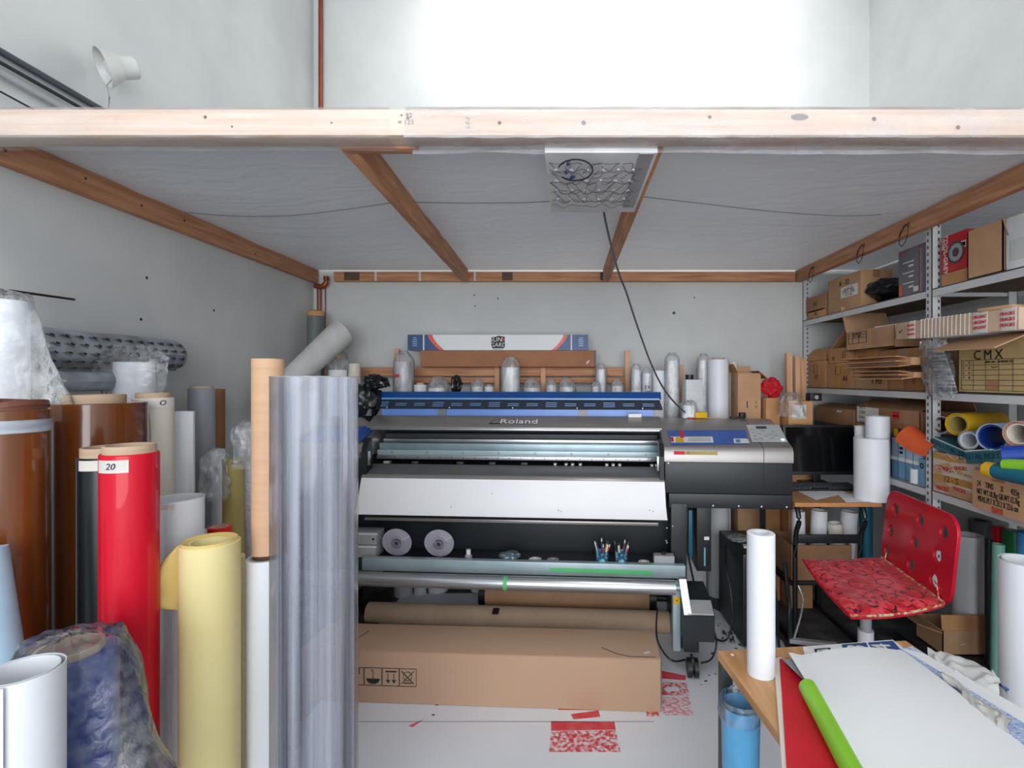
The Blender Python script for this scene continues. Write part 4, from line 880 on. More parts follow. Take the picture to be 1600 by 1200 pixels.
# tape measure and small things on printer top
zpt = 1.085; q = Vector((P(1092,650,2.82).x, 2.80, zpt))
tm = thing('tape_measure', 'yellow tape measure lying on the right top of the printer', 'tape measure', q)
B().box(q+Vector((0,0,.018)), (.07,.05,.034), .2, .008).obj('case', M_YEL, tm); B().box(q+Vector((.07,-.01,.003)), (.10,.016,.002), .1).obj('blade', M_YEL, tm)
B().box(q+Vector((-.045,-.02,.004)), (.05,.02,.006), .1, .002).obj('orange_strap', M_ORANGE, tm)
q = Vector((P(1146,650,2.85).x, 2.78, zpt)); tag(B().box(q+Vector((0,0,.006)),(.08,.03,.01),.1,.002).box(q+Vector((.025,0,.018)),(.03,.03,.03),.1,.003).obj('black_adapter', M_BLK), 'small black adapter on the printer top before the open carton', 'adapter')
q = Vector((P(1075,640,2.84).x, 2.82, zpt)); t = thing('vinyl_roll', 'short roll in crumpled film standing on the printer top by the tape measure', 'roll', q)
B().cyl(q+Vector((0,0,.001)), q+Vector((0,0,.07)), .038, seg=28).obj('roll_body', M_PAPER, t); bagfn(q.x, q.y, .042, q.z+.002, q.z+.07, 61, .1, .4, .2).obj('plastic_wrap', M_WRAP, t)

# ================================================================ FLOOR PAPER + BIG CARTON
fp = thing('floor_paper', 'white printed paper sheets covering the floor under the printer', 'floor sheet', (0,2.2,0))
B().prism([(-1.0,1.2,.0005),(.62,1.2,.0005),(.98,2.25,.0005),(.98,2.62,.0005),(.7,3.1,.0005),(-1.0,3.1,.0005)], (0,0,.002)).obj('sheet', mat('floor_sheet',(226,228,234),.45,rgb2=(216,218,226),nscale=1.5), fp)
M_PRT = mat('red_speckle_print', (226,214,218), .5, rgb2=(206,60,70), nscale=70, lo=.42, hi=.62, detail=8); M_PRT2 = mat('red_print_solid', (208,50,60), .5, rgb2=(214,90,98), nscale=20)
def fpoly(pxs, m, name='print_mark', z=.0028): return B().prism([PZ(x,y,z) for x, y in pxs], (0,0,.0003)).obj(name, m, fp)
fpoly([(1034,1048),(1072,1056),(1071,1063),(1034,1060)], M_PRT2); fpoly([(1034,1066),(1072,1067),(1078,1087),(1034,1086)], M_PRT)
fpoly([(1040,1073),(1060,1073),(1062,1080),(1040,1080)], mat('floor_sheet',(226,228,234),.45), z=.0032)
fpoly([(1034,1090),(1076,1088),(1084,1118),(1036,1118)], mat('faint_red_print',(232,222,226),.5,rgb2=(222,140,146),nscale=70,lo=.4,hi=.6,detail=8)); fpoly([(1010,1112),(1030,1112),(1030,1120),(1010,1119)], M_PRT)
fpoly([(892,1116),(935,1110),(938,1120),(896,1124)], M_PRT2); fpoly([(861,1127),(960,1128),(962,1140),(861,1142)], M_PRT2)
fpoly([(861,1143),(962,1141),(970,1175),(858,1175)], M_PRT)
fpoly([(662,1124),(645,1136),(638,1134)], M_PRT2)
fpoly([(555,1127),(1022,1127),(1022,1128.2),(555,1128.2)], M_GRYP, 'sheet_joint')
fpoly([(872,1106),(950,1108),(950,1110),(872,1109)], M_INKR)
for px, py, s in [(1103,1064,.006),(683,1101,.006),(677,1117,.005),(1113,1021,.008),(1108,1055,.004),(1118,1053,.004),(1050,1031,.007),(1096,1070,.003),(1150,1013,.006),(1140,1022,.006)]:
    q = PZ(px,py,.0028); B().lathe([(0,0),(s,0),(s*.5,.0004),(0,.0004)], Matrix.Translation(q) @ Matrix.Diagonal((1.3,.9,1,1)), 9).obj('ink_spot', M_INK, fp)
fpoly([(1120,972),(1150,985),(1165,1012),(1128,1000)], mat('smeared_ink',(214,216,222),.5,rgb2=(50,52,58),nscale=16,nstretch=(3,1,1),lo=.42,hi=.5,detail=8), 'ink_smear')
rgm = PZ(1140,955,.02); 
tag(B().grid(lambda u, v: (PZ(1115+55*u,940+0*v,.01).x+.0, 2.72-.30*v, .006+.03*abs(nz((u*3,v*3,0),1,4))+.0), 14, 12, .001).obj('crumpled_paper', mat('pale_blue_paper',(186,196,214),.6)), 'pale blue crumpled paper on the floor beside the black computer tower', 'paper')

bc = thing('large_flat_carton', 'long closed brown carton lying on the floor in front of the printer', 'carton', (-.36, 2.14, 0))
A0 = Vector((-1.08,2.065,0)); A1 = Vector((.36,1.99,0)); dx = (A1-A0).normalized(); dy = Vector((-dx.y, dx.x, 0)); Lc = (A1-A0).length; hc = .205; dc = .225
def cb_(u, v, z): return A0+dx*u+dy*v+Vector((0,0,z))
b = B(); t_ = bmesh.new(); bmesh.ops.create_cube(t_, size=1)
ang = math.atan2(dx.y, dx.x)
t_.free(); b.box((A0+A1)/2+dy*dc/2+Vector((0,0,.003+hc/2)), (Lc,dc,hc), ang, .004); b.obj('carton_body', mat('carton_tan',(176,144,120),.8,rgb2=(170,137,113),nscale=2), bc)
b = B(); b.box(cb_(Lc/2+.0, dc/2, hc+.0042), (Lc-.004, dc-.002, .0022), ang, .0006); b.obj('top_flap', mat('carton_top',(184,151,126),.8,rgb2=(178,145,120),nscale=2), bc)
for pts in ([(.06,.01),(.12,.05),(.17,.06),(.20,.12),(.21,.16)], [(Lc-.23,.075),(Lc-.17,.03),(Lc-.12,.012),(Lc-.02,.012)]):
    q = [cb_(u, v, hc+.0056) for u, v in pts]; B().sweep(q, .0016, 5).obj('tear_line', M_INK, bc)
B().box(cb_(Lc-.05,.045,hc+.006), (.025,.012,.001), .4).obj('torn_spot', M_MASK, bc)
B().sweep([cb_(Lc+.0005,dc*.05,.01), cb_(Lc+.0005,.001,.2)], .0015, 5).obj('dark_edge', M_INK, bc)
# shipping marks (drawn upside down as the box lies)
def bm_frame(u, z, s=.07):
    b = B(); c = cb_(u, -.0008, z); q = .0016
    for a0, a1 in (((-s/2,-s/2),(s/2,-s/2)),((s/2,-s/2),(s/2,s/2)),((s/2,s/2),(-s/2,s/2)),((-s/2,s/2),(-s/2,-s/2))):
        b.bar(c+dx*a0[0]+Vector((0,0,a0[1])), c+dx*a1[0]+Vector((0,0,a1[1])), .0014, .002)
    return b, c
def v3(c, x, z): return c+dx*x+Vector((0,0,z))
uu = lambda px: (((px-VX)/F)*(A0.y)-A0.x)/(dx.x-((px-VX)/F)*dx.y)
zc = 1.3-(1058-VY)/F*2.045; off = dy*-.001
for i, px in enumerate((555,583,611,637)):
    b, c = bm_frame(uu(px), zc)
    if i == 0:
        for k in (.012,.02,.028): b.bar(v3(c,-.02,k), v3(c,.02,k), .0016, .004)
    if i == 1:
        b.prism([v3(c,.028*math.cos(PI+k*PI/8), -.008+.022*math.sin(PI+k*PI/8))+off*0 for k in range(9)], dy*.0015); b.bar(v3(c,0,-.01), v3(c,0,.022), .0016,.003); b.sweep([v3(c,.0,.02),v3(c,-.004,.027),v3(c,-.010,.022)], .0015, 5)
    if i == 2:
        b.bar(v3(c,-.022,.022), v3(c,.022,.022), .0016,.005)
        for k in (-.012,.012): b.bar(v3(c,k,.014), v3(c,k,-.012), .0016,.005); b.prism([v3(c,k-.009,-.012),v3(c,k+.009,-.012),v3(c,k,-.026)], dy*.0015)
    if i == 3:
        b.bar(v3(c,-.025,-.025), v3(c,.025,.025), .0016,.003); b.bar(v3(c,.025,-.025), v3(c,-.025,.025), .0016,.003)
        b.sweep([v3(c,.018*math.cos(k*.6),.018*math.sin(k*.6)+.005) for k in range(11)], .0014, 5); b.bar(v3(c,-.016,-.022), v3(c,.016,-.022), .0016,.004)
    b.obj('shipping_mark', M_INK, bc)
c = cb_(uu(555), -.0015, zc-.012); letters('shipping_mark', '5', .035, Matrix.Translation(c) @ Matrix.Rotation(ang,4,'Z') @ FX((0,0,0),'c') @ Matrix.Rotation(PI,4,'Z'), M_INK, bc)

# ================================================================ SHELVING (right)
def YX(px, X=None): return (X or XS)*F/(px-VX)              # depth of the plane x = X seen at pixel column px
def ZX(px, py, X=None): return H-(py-VY)/F*YX(px, X)
D_SH = .37
shf = thing('shelving_unit', 'pale grey slotted steel shelving along the right wall', 'shelving', (XS+D_SH/2, 2.3, 0))
posts = [YX(1254.5), YX(1456), 1.22]
for y in posts:
    for x in (XS, XS+D_SH-.04):
        b = B(); s = 1 if x == XS else -1
        z_ = .40 if (x == XS and y == posts[1]) else 0.0
        b.bb(x, x+.038, y, y+.003, z_, 1.98); b.bb(x+(0 if s > 0 else .035), x+(.003 if s > 0 else .038), y, y+.036, z_, 1.98)
        b.obj('post', M_SHELF, shf)
    b = B()
    for k in range(62): 
        z = .15+.0295*k
        if y == posts[1] and z < .42: continue
        b.bb(XS-.0006, XS+.0002, y+.020, y+.028, z, z+.014); b.bb(XS+.026, XS+.033, y-.0006, y+.0002, z, z+.014)
    b.obj('slot_holes', M_DGREY, shf, kind='stuff', smooth=False)
ZS = (1.685, 1.245, .825)
for i, z in enumerate(ZS):
    for y0, y1 in ((posts[1]+.04, posts[0]-.002), (posts[2]+.04, posts[1]-.002)):
        b = B(); b.bb(XS+.001, XS+.004, y0, y1, z-.034, z); b.bb(XS+.001, XS+.018, y0, y1, z-.004, z-.0005)
        b.bb(XS+D_SH-.004, XS+D_SH, y0, y1, z-.034, z)
        b.obj('shelf_edge_beam', M_SHELF, shf)
        B().bb(XS+.018, XS+D_SH-.005, y0, y1, z-.012, z-.001).obj('shelf_board', M_HARD, shf)
    for y in (posts[1]+.01, posts[0]-.02, posts[2]+.02): B().bb(XS+.004, XS+D_SH-.004, y, y+.02, z-.03, z-.014).obj('cross_brace', M_SHELF, shf)
for z in (1.62,):
    B().bar((XS+D_SH-.01,posts[1]-.05,z), (XS+D_SH-.01,posts[2]+.2,z), .012,.012).obj('rear_brace', M_SHELF, shf)

def carton(name, label, x, y0, y1, z0, z1, depth, m=M_CARD, prints=(), flaps=(), rz=0, group=None, cat='carton', open_=False, seam=True):
    """carton with its long face at plane x facing the room (-X); y0 near, y1 far. prints: (kind, y frac from left, z frac, ...)"""
    t = thing(name, label, cat, (x+depth/2, (y0+y1)/2, z0), rz, group)
    c = Vector((x+depth/2, (y0+y1)/2, z0)); XF[t] = Matrix.Translation(c); w_ = y1-y0; h = z1-z0     # local, then turned by rz
    def L(u, v, o=.0012): return Vector((x-o, y1-w_*u, z0+h*v))
    if open_:
        b = B(); th = .004
        b.bb(x, x+depth, y0, y0+th, z0, z1).bb(x, x+depth, y1-th, y1, z0, z1).bb(x, x+th, y0, y1, z0, z1).bb(x+depth-th, x+depth, y0, y1, z0, z1).bb(x, x+depth, y0, y1, z0, z0+th)
    else: b = B().bb(x, x+depth, y0, y1, z0, z1, .0025)
    b.obj('carton_body', m, t)
    if seam and not open_:
        B().bb(x+depth/2-.02, x+depth/2+.02, y0-.0010, y1+.0010, z1-.04, z1+.0010).obj('tape', M_TAPEB, t)
    for p in prints:
        k = p[0]
        if k == 'txt': letters('lettering', p[1], p[4], FX(L(p[2],p[3]),'l') @ Matrix.Rotation(p[6] if len(p) > 6 else 0, 4, 'Z'), p[5] if len(p) > 5 else M_INK, t, xs=p[7] if len(p) > 7 else 1)
        elif k == 'rect': 
            _, u0, v0, u1, v1, mm, nm = p; a = L(u0,v0,.0010); c2 = L(u1,v1,.0010); B().bb(a.x-.0004, a.x, a.y, c2.y, a.z, c2.z).obj(nm, mm, t)
        elif k == 'frame':
            _, u0, v0, u1, v1 = p; q = [L(u0,v0),L(u1,v0),L(u1,v1),L(u0,v1)]; b = B()
            for i in range(4): b.bar(q[i], q[(i+1)%4], .0016, .0016)
            b.obj('printed_frame', M_INK, t)
        elif k == 'line':
            b = B(); b.sweep([L(u,v,.0010) for u, v in p[1]], p[2], 5); b.obj('pen_mark', M_INK, t)
        elif k == 'tape': 
            a = L(p[1],0,.0009); c2 = L(p[2],1,.0009); B().bb(a.x-.0004, a.x, a.y, c2.y, z0, z1).obj('tape_strip', p[3] if len(p) > 3 else M_TAPEB, t)
    for f in flaps:      # (which, angle, length)
        wh, an, ln = f; th = .004
        if wh == 'front': B().box((x+ math.cos(an)*-ln/2*1, (y0+y1)/2, z1+math.sin(an)*ln/2), (ln, w_, th), Matrix.Rotation(an, 4, 'Y')).obj('flap', m, t)
        if wh == 'near': B().box((x+depth/2, y0-math.cos(an)*ln/2, z1+math.sin(an)*ln/2), (depth, ln, th), Matrix.Rotation(-an, 4, 'X')).obj('flap', m, t)
        if wh == 'far': B().box((x+depth/2, y1+math.cos(an)*ln/2, z1+math.sin(an)*ln/2), (depth, ln, th), Matrix.Rotation(an, 4, 'X')).obj('flap', m, t)
        if wh == 'back': B().box((x+depth+math.cos(an)*ln/2, (y0+y1)/2, z1+math.sin(an)*ln/2), (ln, w_, th), Matrix.Rotation(-an, 4, 'Y')).obj('flap', m, t)
    return t
def scart(px0, px1, z0, pyt, depth, label, X=None, pxt=None, **k):
    """same, but the near/far ends come from pixel columns on the shelf front plane"""
    X = X or XS+.02; y1 = YX(px0, X); y0 = YX(px1, X); z1 = H-(pyt-VY)/F*YX(pxt or px1, X)
    return carton(k.pop('name','carton'), label, X, y0, y1, z0+.0005, z1, depth, **k), y0, y1, z1
z = ZS[0]
GRP['carton'] = 'cartons on the top shelf'
# --- top shelf
scart(1262,1288,z,480,.10,'small brown carton, lower of two at the far end of the top shelf', m=M_CARD2, prints=[('txt','T6',.5,.5,.035)])
_, a, c, zz1 = scart(1259,1290,H-(483-VY)/F*YX(1290,XS+.02),457,.10,'small brown carton, upper of two at the far end of the top shelf', m=M_CARD3, prints=[('txt','A3',.5,.5,.035)])
scart(1294,1345,z,421,.17,'big brown carton on the top shelf with a white label and 22 in pen', m=M_CARD, prints=[('txt','& - 22',.52,.80,.042,M_INK,0),('rect',.42,.38,.92,.68,M_LABEL,'shipping_label'),('txt','PXF-706',.66,.52,.035),('txt','MODEL .BH',.66,.60,.018),('txt','11-4 THR',.66,.43,.018)])
# black cloth bag
def clothblob(c, rad, seed, m, label, name, cat, amp=.3):
    o = blob('', c, rad, seed, m, amp).obj(name, m); return tag(o, label, cat)
clothblob(Vector((XS+.16, YX(1374,XS+.1), z+.085)), (.11,.11,.065), 51, M_BAG, 'black folded cloth bag slumped on the top shelf beside the grey printed box', 'black_cloth_bag', 'bag', .2)
M_PGREY = mat('printed_grey', (112,112,120), .4)
t, a, c, zz1 = scart(1404,1446,z,378,.20,'grey printed product box with red spine text on the top shelf', name='product_box', cat='box', m=M_PGREY, seam=False, prints=[('rect',.80,.02,.83,.98,M_RED,'red_strip')]+[('rect',.80+.001,.03+.032*k,.86,.045+.032*k,M_LABEL,'spine_text') for k in range(28)]+[('rect',.18,.70-.22*j,.60,.72-.22*j,M_LABEL,'print_line') for j in range(3)]+[('rect',.40,.60-.22*j,.58,.64-.22*j,M_LABEL,'print_block') for j in range(3)]+[('rect',.04,.02,.16,.26,M_ORANGE,'flame_print'),('rect',.58,.06,.76,.16,M_LABEL,'barcode'),('rect',.04,.92,.24,.955,M_RED,'red_mark')])
# right bay of top shelf
_, a, c, zc_ = scart(1470,1511,z,418,.22,'low brown carton under the red tool box on the top shelf', m=M_CARD2)
X_ = XS+.02
t = carton('product_box','red tool box carton with a round disc picture on the top shelf', X_, YX(1511,X_), YX(1470,X_), zc_+.001, ZX(1511,357,X_), .20, m=mat('red_box_print',(196,24,36),.4), cat='box', seam=False,
   prints=[('txt','TOOL-GREY',.20,.5,.030,M_LABEL,PI/2*-1),('txt','CLASS',.09,.8,.018,M_LABEL,-PI/2),('rect',.80,.55,.98,.72,M_LABEL,'sticker'),('rect',.83,.58,.95,.69,M_TEAL,'sticker_print')])
q = Vector((X_-.0015, YX(1470,X_)-.60*(YX(1470,X_)-YX(1511,X_)), zc_+.075))
for ro, ri, mm in ((.045,.036,M_DGREY),(.036,.018,M_GRYP),(.018,.006,M_DGREY)): B().pipe(q, q-Vector((.0006,0,0)), ro, ri, 24).obj('disc_print', mm, t)
carton('carton','tall plain tan carton open at the top near the right end of the top shelf', XS+.0, YX(1567,XS), YX(1512,XS), z+.0005, ZX(1567,342,XS), .20, m=M_CARD, open_=True, flaps=[('near',-1.25,.07)])
t = thing('foam_block', 'white foam packing block standing at the right end of the top shelf', 'foam block', (XS+.1, 1.70, z))
B().bb(XS+.0, XS+.18, YX(1640,XS), YX(1571,XS), z+.0005, 1.87, .006).obj('foam_body', mat('foam_white',(228,230,232),.8,bump=.1), t)
B().bb(XS-.004, XS+.0, YX(1638,XS), YX(1580,XS), z+.03, z+.10, .002).obj('raised_panel', mat('foam_white2',(216,220,218),.6), t)
GRP['carton'] = 'cartons piled on the middle shelf'
# --- middle shelf: cartons
z = ZS[1]
bl = [(1263,1290,563,'at the far end of the middle shelf, bottom row','F7'),(1292,1333,566,'bottom row of the middle shelf, marked A6 with a yellow tape','A6'),(1335,1385,574,'bottom row of the middle shelf, marked M3','1 M3'),(1387,1446,577,'bottom row of the middle shelf beside the post','=')]
tops = []
for i, (a, c, tp, lab, tx) in enumerate(bl):
    pr_ = [('frame',.35,.55,.55,.85),('txt',tx,.72 if i else .5,.38,.045)]
    if i == 1: pr_ += [('tape',.42,.58,mat('yellow_tape',(196,150,60),.3))]
    if i == 3: pr_ += [('tape',.45,.75)]
    t, y0, y1, z1 = scart(a, c, z, tp, .26, 'brown carton '+lab, m=[M_CARD2,M_CARD2,M_CARD,M_CARD2][i], prints=pr_, X=XS+.03); tops.append(z1)
X_ = XS+.03
z2 = max(tops)+.001
carton('carton','small brown carton marked A1 in the second row of the middle shelf', X_, YX(1327,X_), YX(1295,X_), tops[1]+.001, ZX(1327,542,X_), .22, m=M_CARD2, prints=[('txt','A1',.25,.3,.03),('frame',.7,.3,.8,.75)])
carton('carton','open small brown carton in the second row at the far end of the middle shelf', X_, YX(1292,X_), YX(1263,X_), tops[0]+.001, ZX(1292,553,X_), .22, m=M_CARD2, open_=True, flaps=[('front',2.4,.06),('near',.55,.24)])
carton('carton','brown carton marked A in the second row behind the flattened cartons', X_+.02, YX(1365,X_), YX(1330,X_), tops[2]+.001, ZX(1365,541,X_), .22, m=M_CARD2, prints=[('txt','A1',.25,.5,.03)])
carton('carton','wide brown carton in the second row beside the shelf post', X_+.02, YX(1446,X_), YX(1367,X_), tops[3]+.001, ZX(1446,541,X_), .22, m=M_CARD2, prints=[('tape',.4,.6)])
# flattened cartons poking out
def flatbox(label, yc, xc, zc, w_, d, h, rz, seed):
    t = thing('flattened_carton', label, 'carton', (xc, yc, zc), 0)
    M_ = Matrix.Translation((xc,yc,zc)) @ Matrix.Rotation(rz,4,'Z')
    b = B(); n = 1
    b.box((0,0,h/2), (d, w_, h*.7), None, .002); bmesh.ops.transform(b.bm, matrix=M_, verts=b.bm.verts[:]); b.obj('folded_body', M_CARD, t)
    for s, zz_, an in ((1,h*.9,.10),(-1,h*.1,-.12),(1,h*.5,.02)):
        b = B(); b.box((-d/2-.02,.01*s,zz_), (.06,w_*.92,.004), Matrix.Rotation(an,4,'Y')); b.box((0,w_/2+.03,zz_), (d*.95,.07,.004), Matrix.Rotation(an,4,'X'))
        bmesh.ops.transform(b.bm, matrix=M_, verts=b.bm.verts[:]); b.obj('flap', M_CARD2, t)
    b = B(); b.box((-d/2-.001,-w_*.15,h/2), (.003,.10,h*.72)); bmesh.ops.transform(b.bm, matrix=M_, verts=b.bm.verts[:]); b.obj('tape', M_TAPEB, t)
yc = (YX(1345,1.5)+YX(1446,1.5))/2
flatbox('upper flattened brown carton jutting out of the middle shelf', yc+.03, XS-.02, ZX(1400,574,1.5), .44, .16, .048, .06, 1)
flatbox('lower flattened brown carton jutting out of the middle shelf', yc-.0, XS-.01, ZX(1400,592,1.5), .38, .14, .035, .03, 2)
# open carton with printed form, resting on second row
X_ = XS+.0
t = carton('carton','open brown carton with printed address form on top of the middle shelf pile', X_, YX(1398,X_), YX(1322,X_), ZX(1360,545,X_), ZX(1362,513,X_), .25, m=M_CARD, open_=True, flaps=[('far',1.2,.16)],
   prints=[('frame',.06,.35,.46,.92),('frame',.06,.62,.46,.78),('frame',.16,.35,.30,.92),('txt','REF  NEW EAST',.26,.84,.012),('txt','QTY   LX8-06',.26,.70,.012),('rect',.58,.2,.66,.9,M_TAPEB,'tape_mark')])
B().box((X_+.1, YX(1380,X_), ZX(1398,506,X_)), (.16,.20,.008), .1).obj('white_pad', M_PAPER, t)
# long taped box
lt = thing('long_taped_box', 'long light brown box wound with clear tape, jutting from the middle shelf', 'box', (1.45, 2.0, 1.45))
pa = P(1400,512,2.32); pb_ = P(1590,492,1.68); pa.x = 1.50; pb_.x = 1.475; d = pb_-pa
pa = Vector((1.475, YX(1400,1.475), 0)); pb_ = Vector((1.475, YX(1592,1.475), 0)); pa.z = ZX(1400,518,1.475); pb_.z = ZX(1592,497,1.475)
B().bar(pa+Vector((.07,0,0)), pb_+Vector((.07,0,0)), .14, .074, .003).obj('box_body', mat('light_kraft',(204,178,154),.6,rgb2=(190,162,136),nscale=8,bump=.3,bscale=30), lt)
dd = (pb_-pa)
for f0, f1, mm, nm in ((.14,.20,M_MASK,'white_tape'),(.70,.80,M_MASK,'white_tape'),(.89,.985,M_MASK,'white_tape')):
    B().bar(pa+dd*f0+Vector((.07,0,0)), pa+dd*f1+Vector((.07,0,0)), .1424, .0764, .001).obj(nm, mm, lt)
for f in [.26+.034*k for k in range(13)]:
    B().bar(pa+dd*f+Vector((.07,0,0)), pa+dd*(f+.004)+Vector((.07,0,0)), .1436, .0772).obj('clear_tape_edge', M_WHP, lt)
for f, s, wrd in ((.165,.016,'FRAGILE'),(.75,.020,'URGENT'),(.935,.020,'FRAGILE')):
    for k in (-1.2,0,1.2): letters('lettering', wrd, s*.8, FX(pa+dd*f+Vector((-.0025,0,k*.016)),'l'), M_INKR, lt)
B().sweep([pa+dd*.035+Vector((-.001,.0,.0)),pa+dd*.045+Vector((-.001,0,-.01)),pa+dd*.07+Vector((-.001,0,.006))], .0016, 5).obj('pen_mark', M_INK, lt)
# CMX carton
X_ = XS+.0; ya, yb_ = YX(1612,X_), YX(1497,X_)
pr_ = [('txt','C',.30,.68,.050),('txt','M',.45,.68,.050),('txt','X',.60,.68,.050)]
for k in range(7): pr_.append(('line',[(.06,.60-.091*k),(.94,.60-.091*k)],.0008))
for u in (.06,.24,.42,.60,.78,.94): pr_.append(('line',[(u,.60),(u,.054)],.0008))
pr_ += [('txt','%s'%c_,.09+.09*(i%2),.55-.091*(i//2),.014) for i, c_ in enumerate('12345678')] + [('txt','ITEM  NO.  BFTIEFFIN EES',.6,.555,.011),('line',[(.50,.48),(.53,.45),(.58,.48)],.0015),('rect',.44,.05,.60,.25,M_TAPEB,'tape_patch')]
ct = carton('carton', 'greenish brown open carton printed C M X on the middle shelf', X_, ya, yb_, z+.0005, 1.455, .25, m=M_CARDG, prints=pr_, open_=True)
za_ = 1.455
B().prism([(X_,ya,za_),(X_,yb_,za_),(X_-.125,yb_-.03,za_-.048),(X_-.125,ya+.0,za_-.052)],(0,0,.004)).obj('front_flap', M_CARD, ct)
B().box((X_+.125, ya-.0, za_+.03), (.24,.004,.06), Matrix.Rotation(.3,4,'X')).obj('side_flap', M_CARD3, ct)
# plastic bag with grey strips
sg = thing('bag_of_strips', 'clear bag of grey ribbed plastic strips hanging over the middle shelf by the post', 'bag', (XS-.03, YX(1470,XS), z))
for k in range(7):
    y = YX(1484,XS-.03)+.017*k; B().box((XS-.035+.003*k, y, z+.092), (.005,.015,.20), Matrix.Rotation(-.42,4,'X') , .001).obj('ribbed_strip', mat('strip_grey',(176,180,186),.4,rgb2=(96,100,108),nscale=30,nstretch=(.1,.1,3),lo=.45,hi=.55), sg)
def sbag(u, v):
    a = 2*PI*u; y = YX(1468,XS-.03)+.085*math.cos(a)*(.75+.25*math.sin(v*PI))-.05*(1-v)+.035; n = nz((math.cos(a)*3,math.sin(a)*3,v*5),1,77)
    return (XS-.032+.030*math.sin(a)*(1+.4*n), y+.012*n, z-.02+.235*v+.012*n)
B().grid(sbag, 40, 24).obj('bag_film', M_CLEAR, sg)

GRP['carton'] = 'cartons under the middle shelf'
# --- left bay lower: big open carton etc. (rest on things behind the monitor: a low bench shelf)
zl = 1.03
bs_ = thing('shelf_riser', 'dark board riser standing on the lower shelf under the wide open carton', 'board', (XS+.2, 2.9, zl-.02)); B().bb(XS+.03, XS+.35, 2.24, 3.30, zl-.02, zl).obj('board', M_DGREY, bs_)
for y in (2.25, 3.26): B().bb(XS+.05, XS+.33, y, y+.03, ZS[2], zl-.02).obj('board_support', M_DGREY, bs_)
X_ = XS+.04
t = carton('carton','wide open brown carton with a white printed label under the middle shelf', X_, YX(1449,X_)+.05, YX(1338,X_), zl+.0005, ZX(1400,640,X_), .26, m=M_CARD3, open_=True, flaps=[('front',2.75,.10),('back',1.9,.12)],
  prints=[('rect',.02,.30,.40,.98,M_LABEL,'printed_label'),('txt','EVO-\nJ1800\nINNO\n12.5 L',.12,.62,.026,M_INK),('rect',.62,.62,.72,.90,M_RED,'red_sticker'),('rect',.63,.72,.71,.76,M_LABEL,'sticker_print')])
t = carton('carton','small brown carton with a torn label left of the wide open carton', X_, YX(1334,X_), YX(1274,X_), zl+.0005, ZX(1330,641,X_), .22, m=M_CARD3, prints=[('rect',.6,.8,.72,.9,M_LABEL,'torn_label')], flaps=[('front',2.9,.10)])
t = thing('carton','brown carton with a white torn label under the three wooden battens','carton',(P(1240,0,2.95).x,2.98,0)); x0 = P(1232,0,2.9).x; x1 = P(1270,0,2.9).x; zt_ = P(0,627,2.9).z
B().bb(x0,x1,2.9,3.05,0,zt_,.003).obj('carton_body', M_CARD2, t); B().bb(x0+.02,x0+.10,2.898,2.8995,zt_-.10,zt_-.02).obj('torn_label', M_MASK, t); letters('lettering','AIW',.03,FX((x0+.05,2.897,zt_-.14),'c'),M_INK,t)
c = P(1276,624,2.92); bx = thing('black_box','small black box with a grey mark on the carton by the shelf post','box',(c.x,2.95,zt_)); B().bb(c.x-.035,c.x+.03,2.92,2.98,zt_+.001,zt_+.045,.002).obj('box_body',M_BLK,bx); B().lathe([(0,0),(.012,0),(0,.001)],FX((c.x,2.919,zt_+.022),'c'),14).obj('round_mark',M_GRYP,bx)
# lower shelf left bay: blue box grid and orange sheet
z = ZS[2]
X_ = XS+.02; 
t = thing('box_rack', 'pale blue boxes in a wire grid on the lower shelf behind the white desk rolls', 'box', (X_+.1, YX(1415,X_), z))
ya, yb_ = YX(1440,X_), YX(1393,X_); zt_ = ZX(1440,690,X_)
M_BL1 = mat('box_pale_blue',(176,198,216),.5); M_BL2 = mat('box_blue',(112,158,190),.5)
for j, mm in enumerate((M_BL2,M_BL1)):
    for i in range(2): 
        w2 = (yb_-ya)/2; h2 = (zt_-z)/2; B().bb(X_, X_+.18, ya+w2*i+.002, ya+w2*(i+1)-.002, z+.001+h2*j, z+h2*(j+1)-.004, .002).obj('small_box', mm, t)
B().bb(X_-.002, X_-.0005, ya, yb_, z+h2-.012, z+h2+.004).obj('white_strip', M_LABEL, t)
for u in (.25,.5,.75): B().bb(X_-.003, X_-.002, ya+(yb_-ya)*u-.001, ya+(yb_-ya)*u+.001, z, zt_).obj('wire', M_DGREY, t)
for v in (.5,.6): 
    q = Vector((X_-.0015, yb_-(yb_-ya)*.35, z+(zt_-z)*(v+.15))); B().bb(q.x-.0005,q.x,q.y-.012,q.y+.012,q.z-.006,q.z+.006).obj('printed_mark', M_INK, t)
t = thing('black_yellow_box','small black and yellow box lying on top of the pale blue boxes','box',(X_+.05,(ya+yb_)/2,zt_))
B().bb(X_+.0,X_+.10,ya+.06,yb_-.02,zt_+.001,zt_+.040,.002).obj('box_body',M_BLK,t); B().bb(X_-.001,X_,yb_-.05,yb_-.02,zt_+.002,zt_+.04).obj('yellow_end',M_YEL,t); letters('lettering','BX',.022,FX((X_-.0015,(ya+yb_)/2,zt_+.02),'l'),M_YEL,t)
t = thing('round_mark_box','small white and blue box with a round black mark by the shelf post','box',(X_,YX(1445,X_),z)); y = YX(1444,X_)
B().bb(X_-.01,X_+.06,y-.02,y+.02,z+.001,z+.12,.002).obj('box_body',M_BL2,t); B().pipe((X_-.0105,y,z+.09),(X_-.0115,y,z+.09),.013,.006,20).obj('round_mark',M_INK,t)
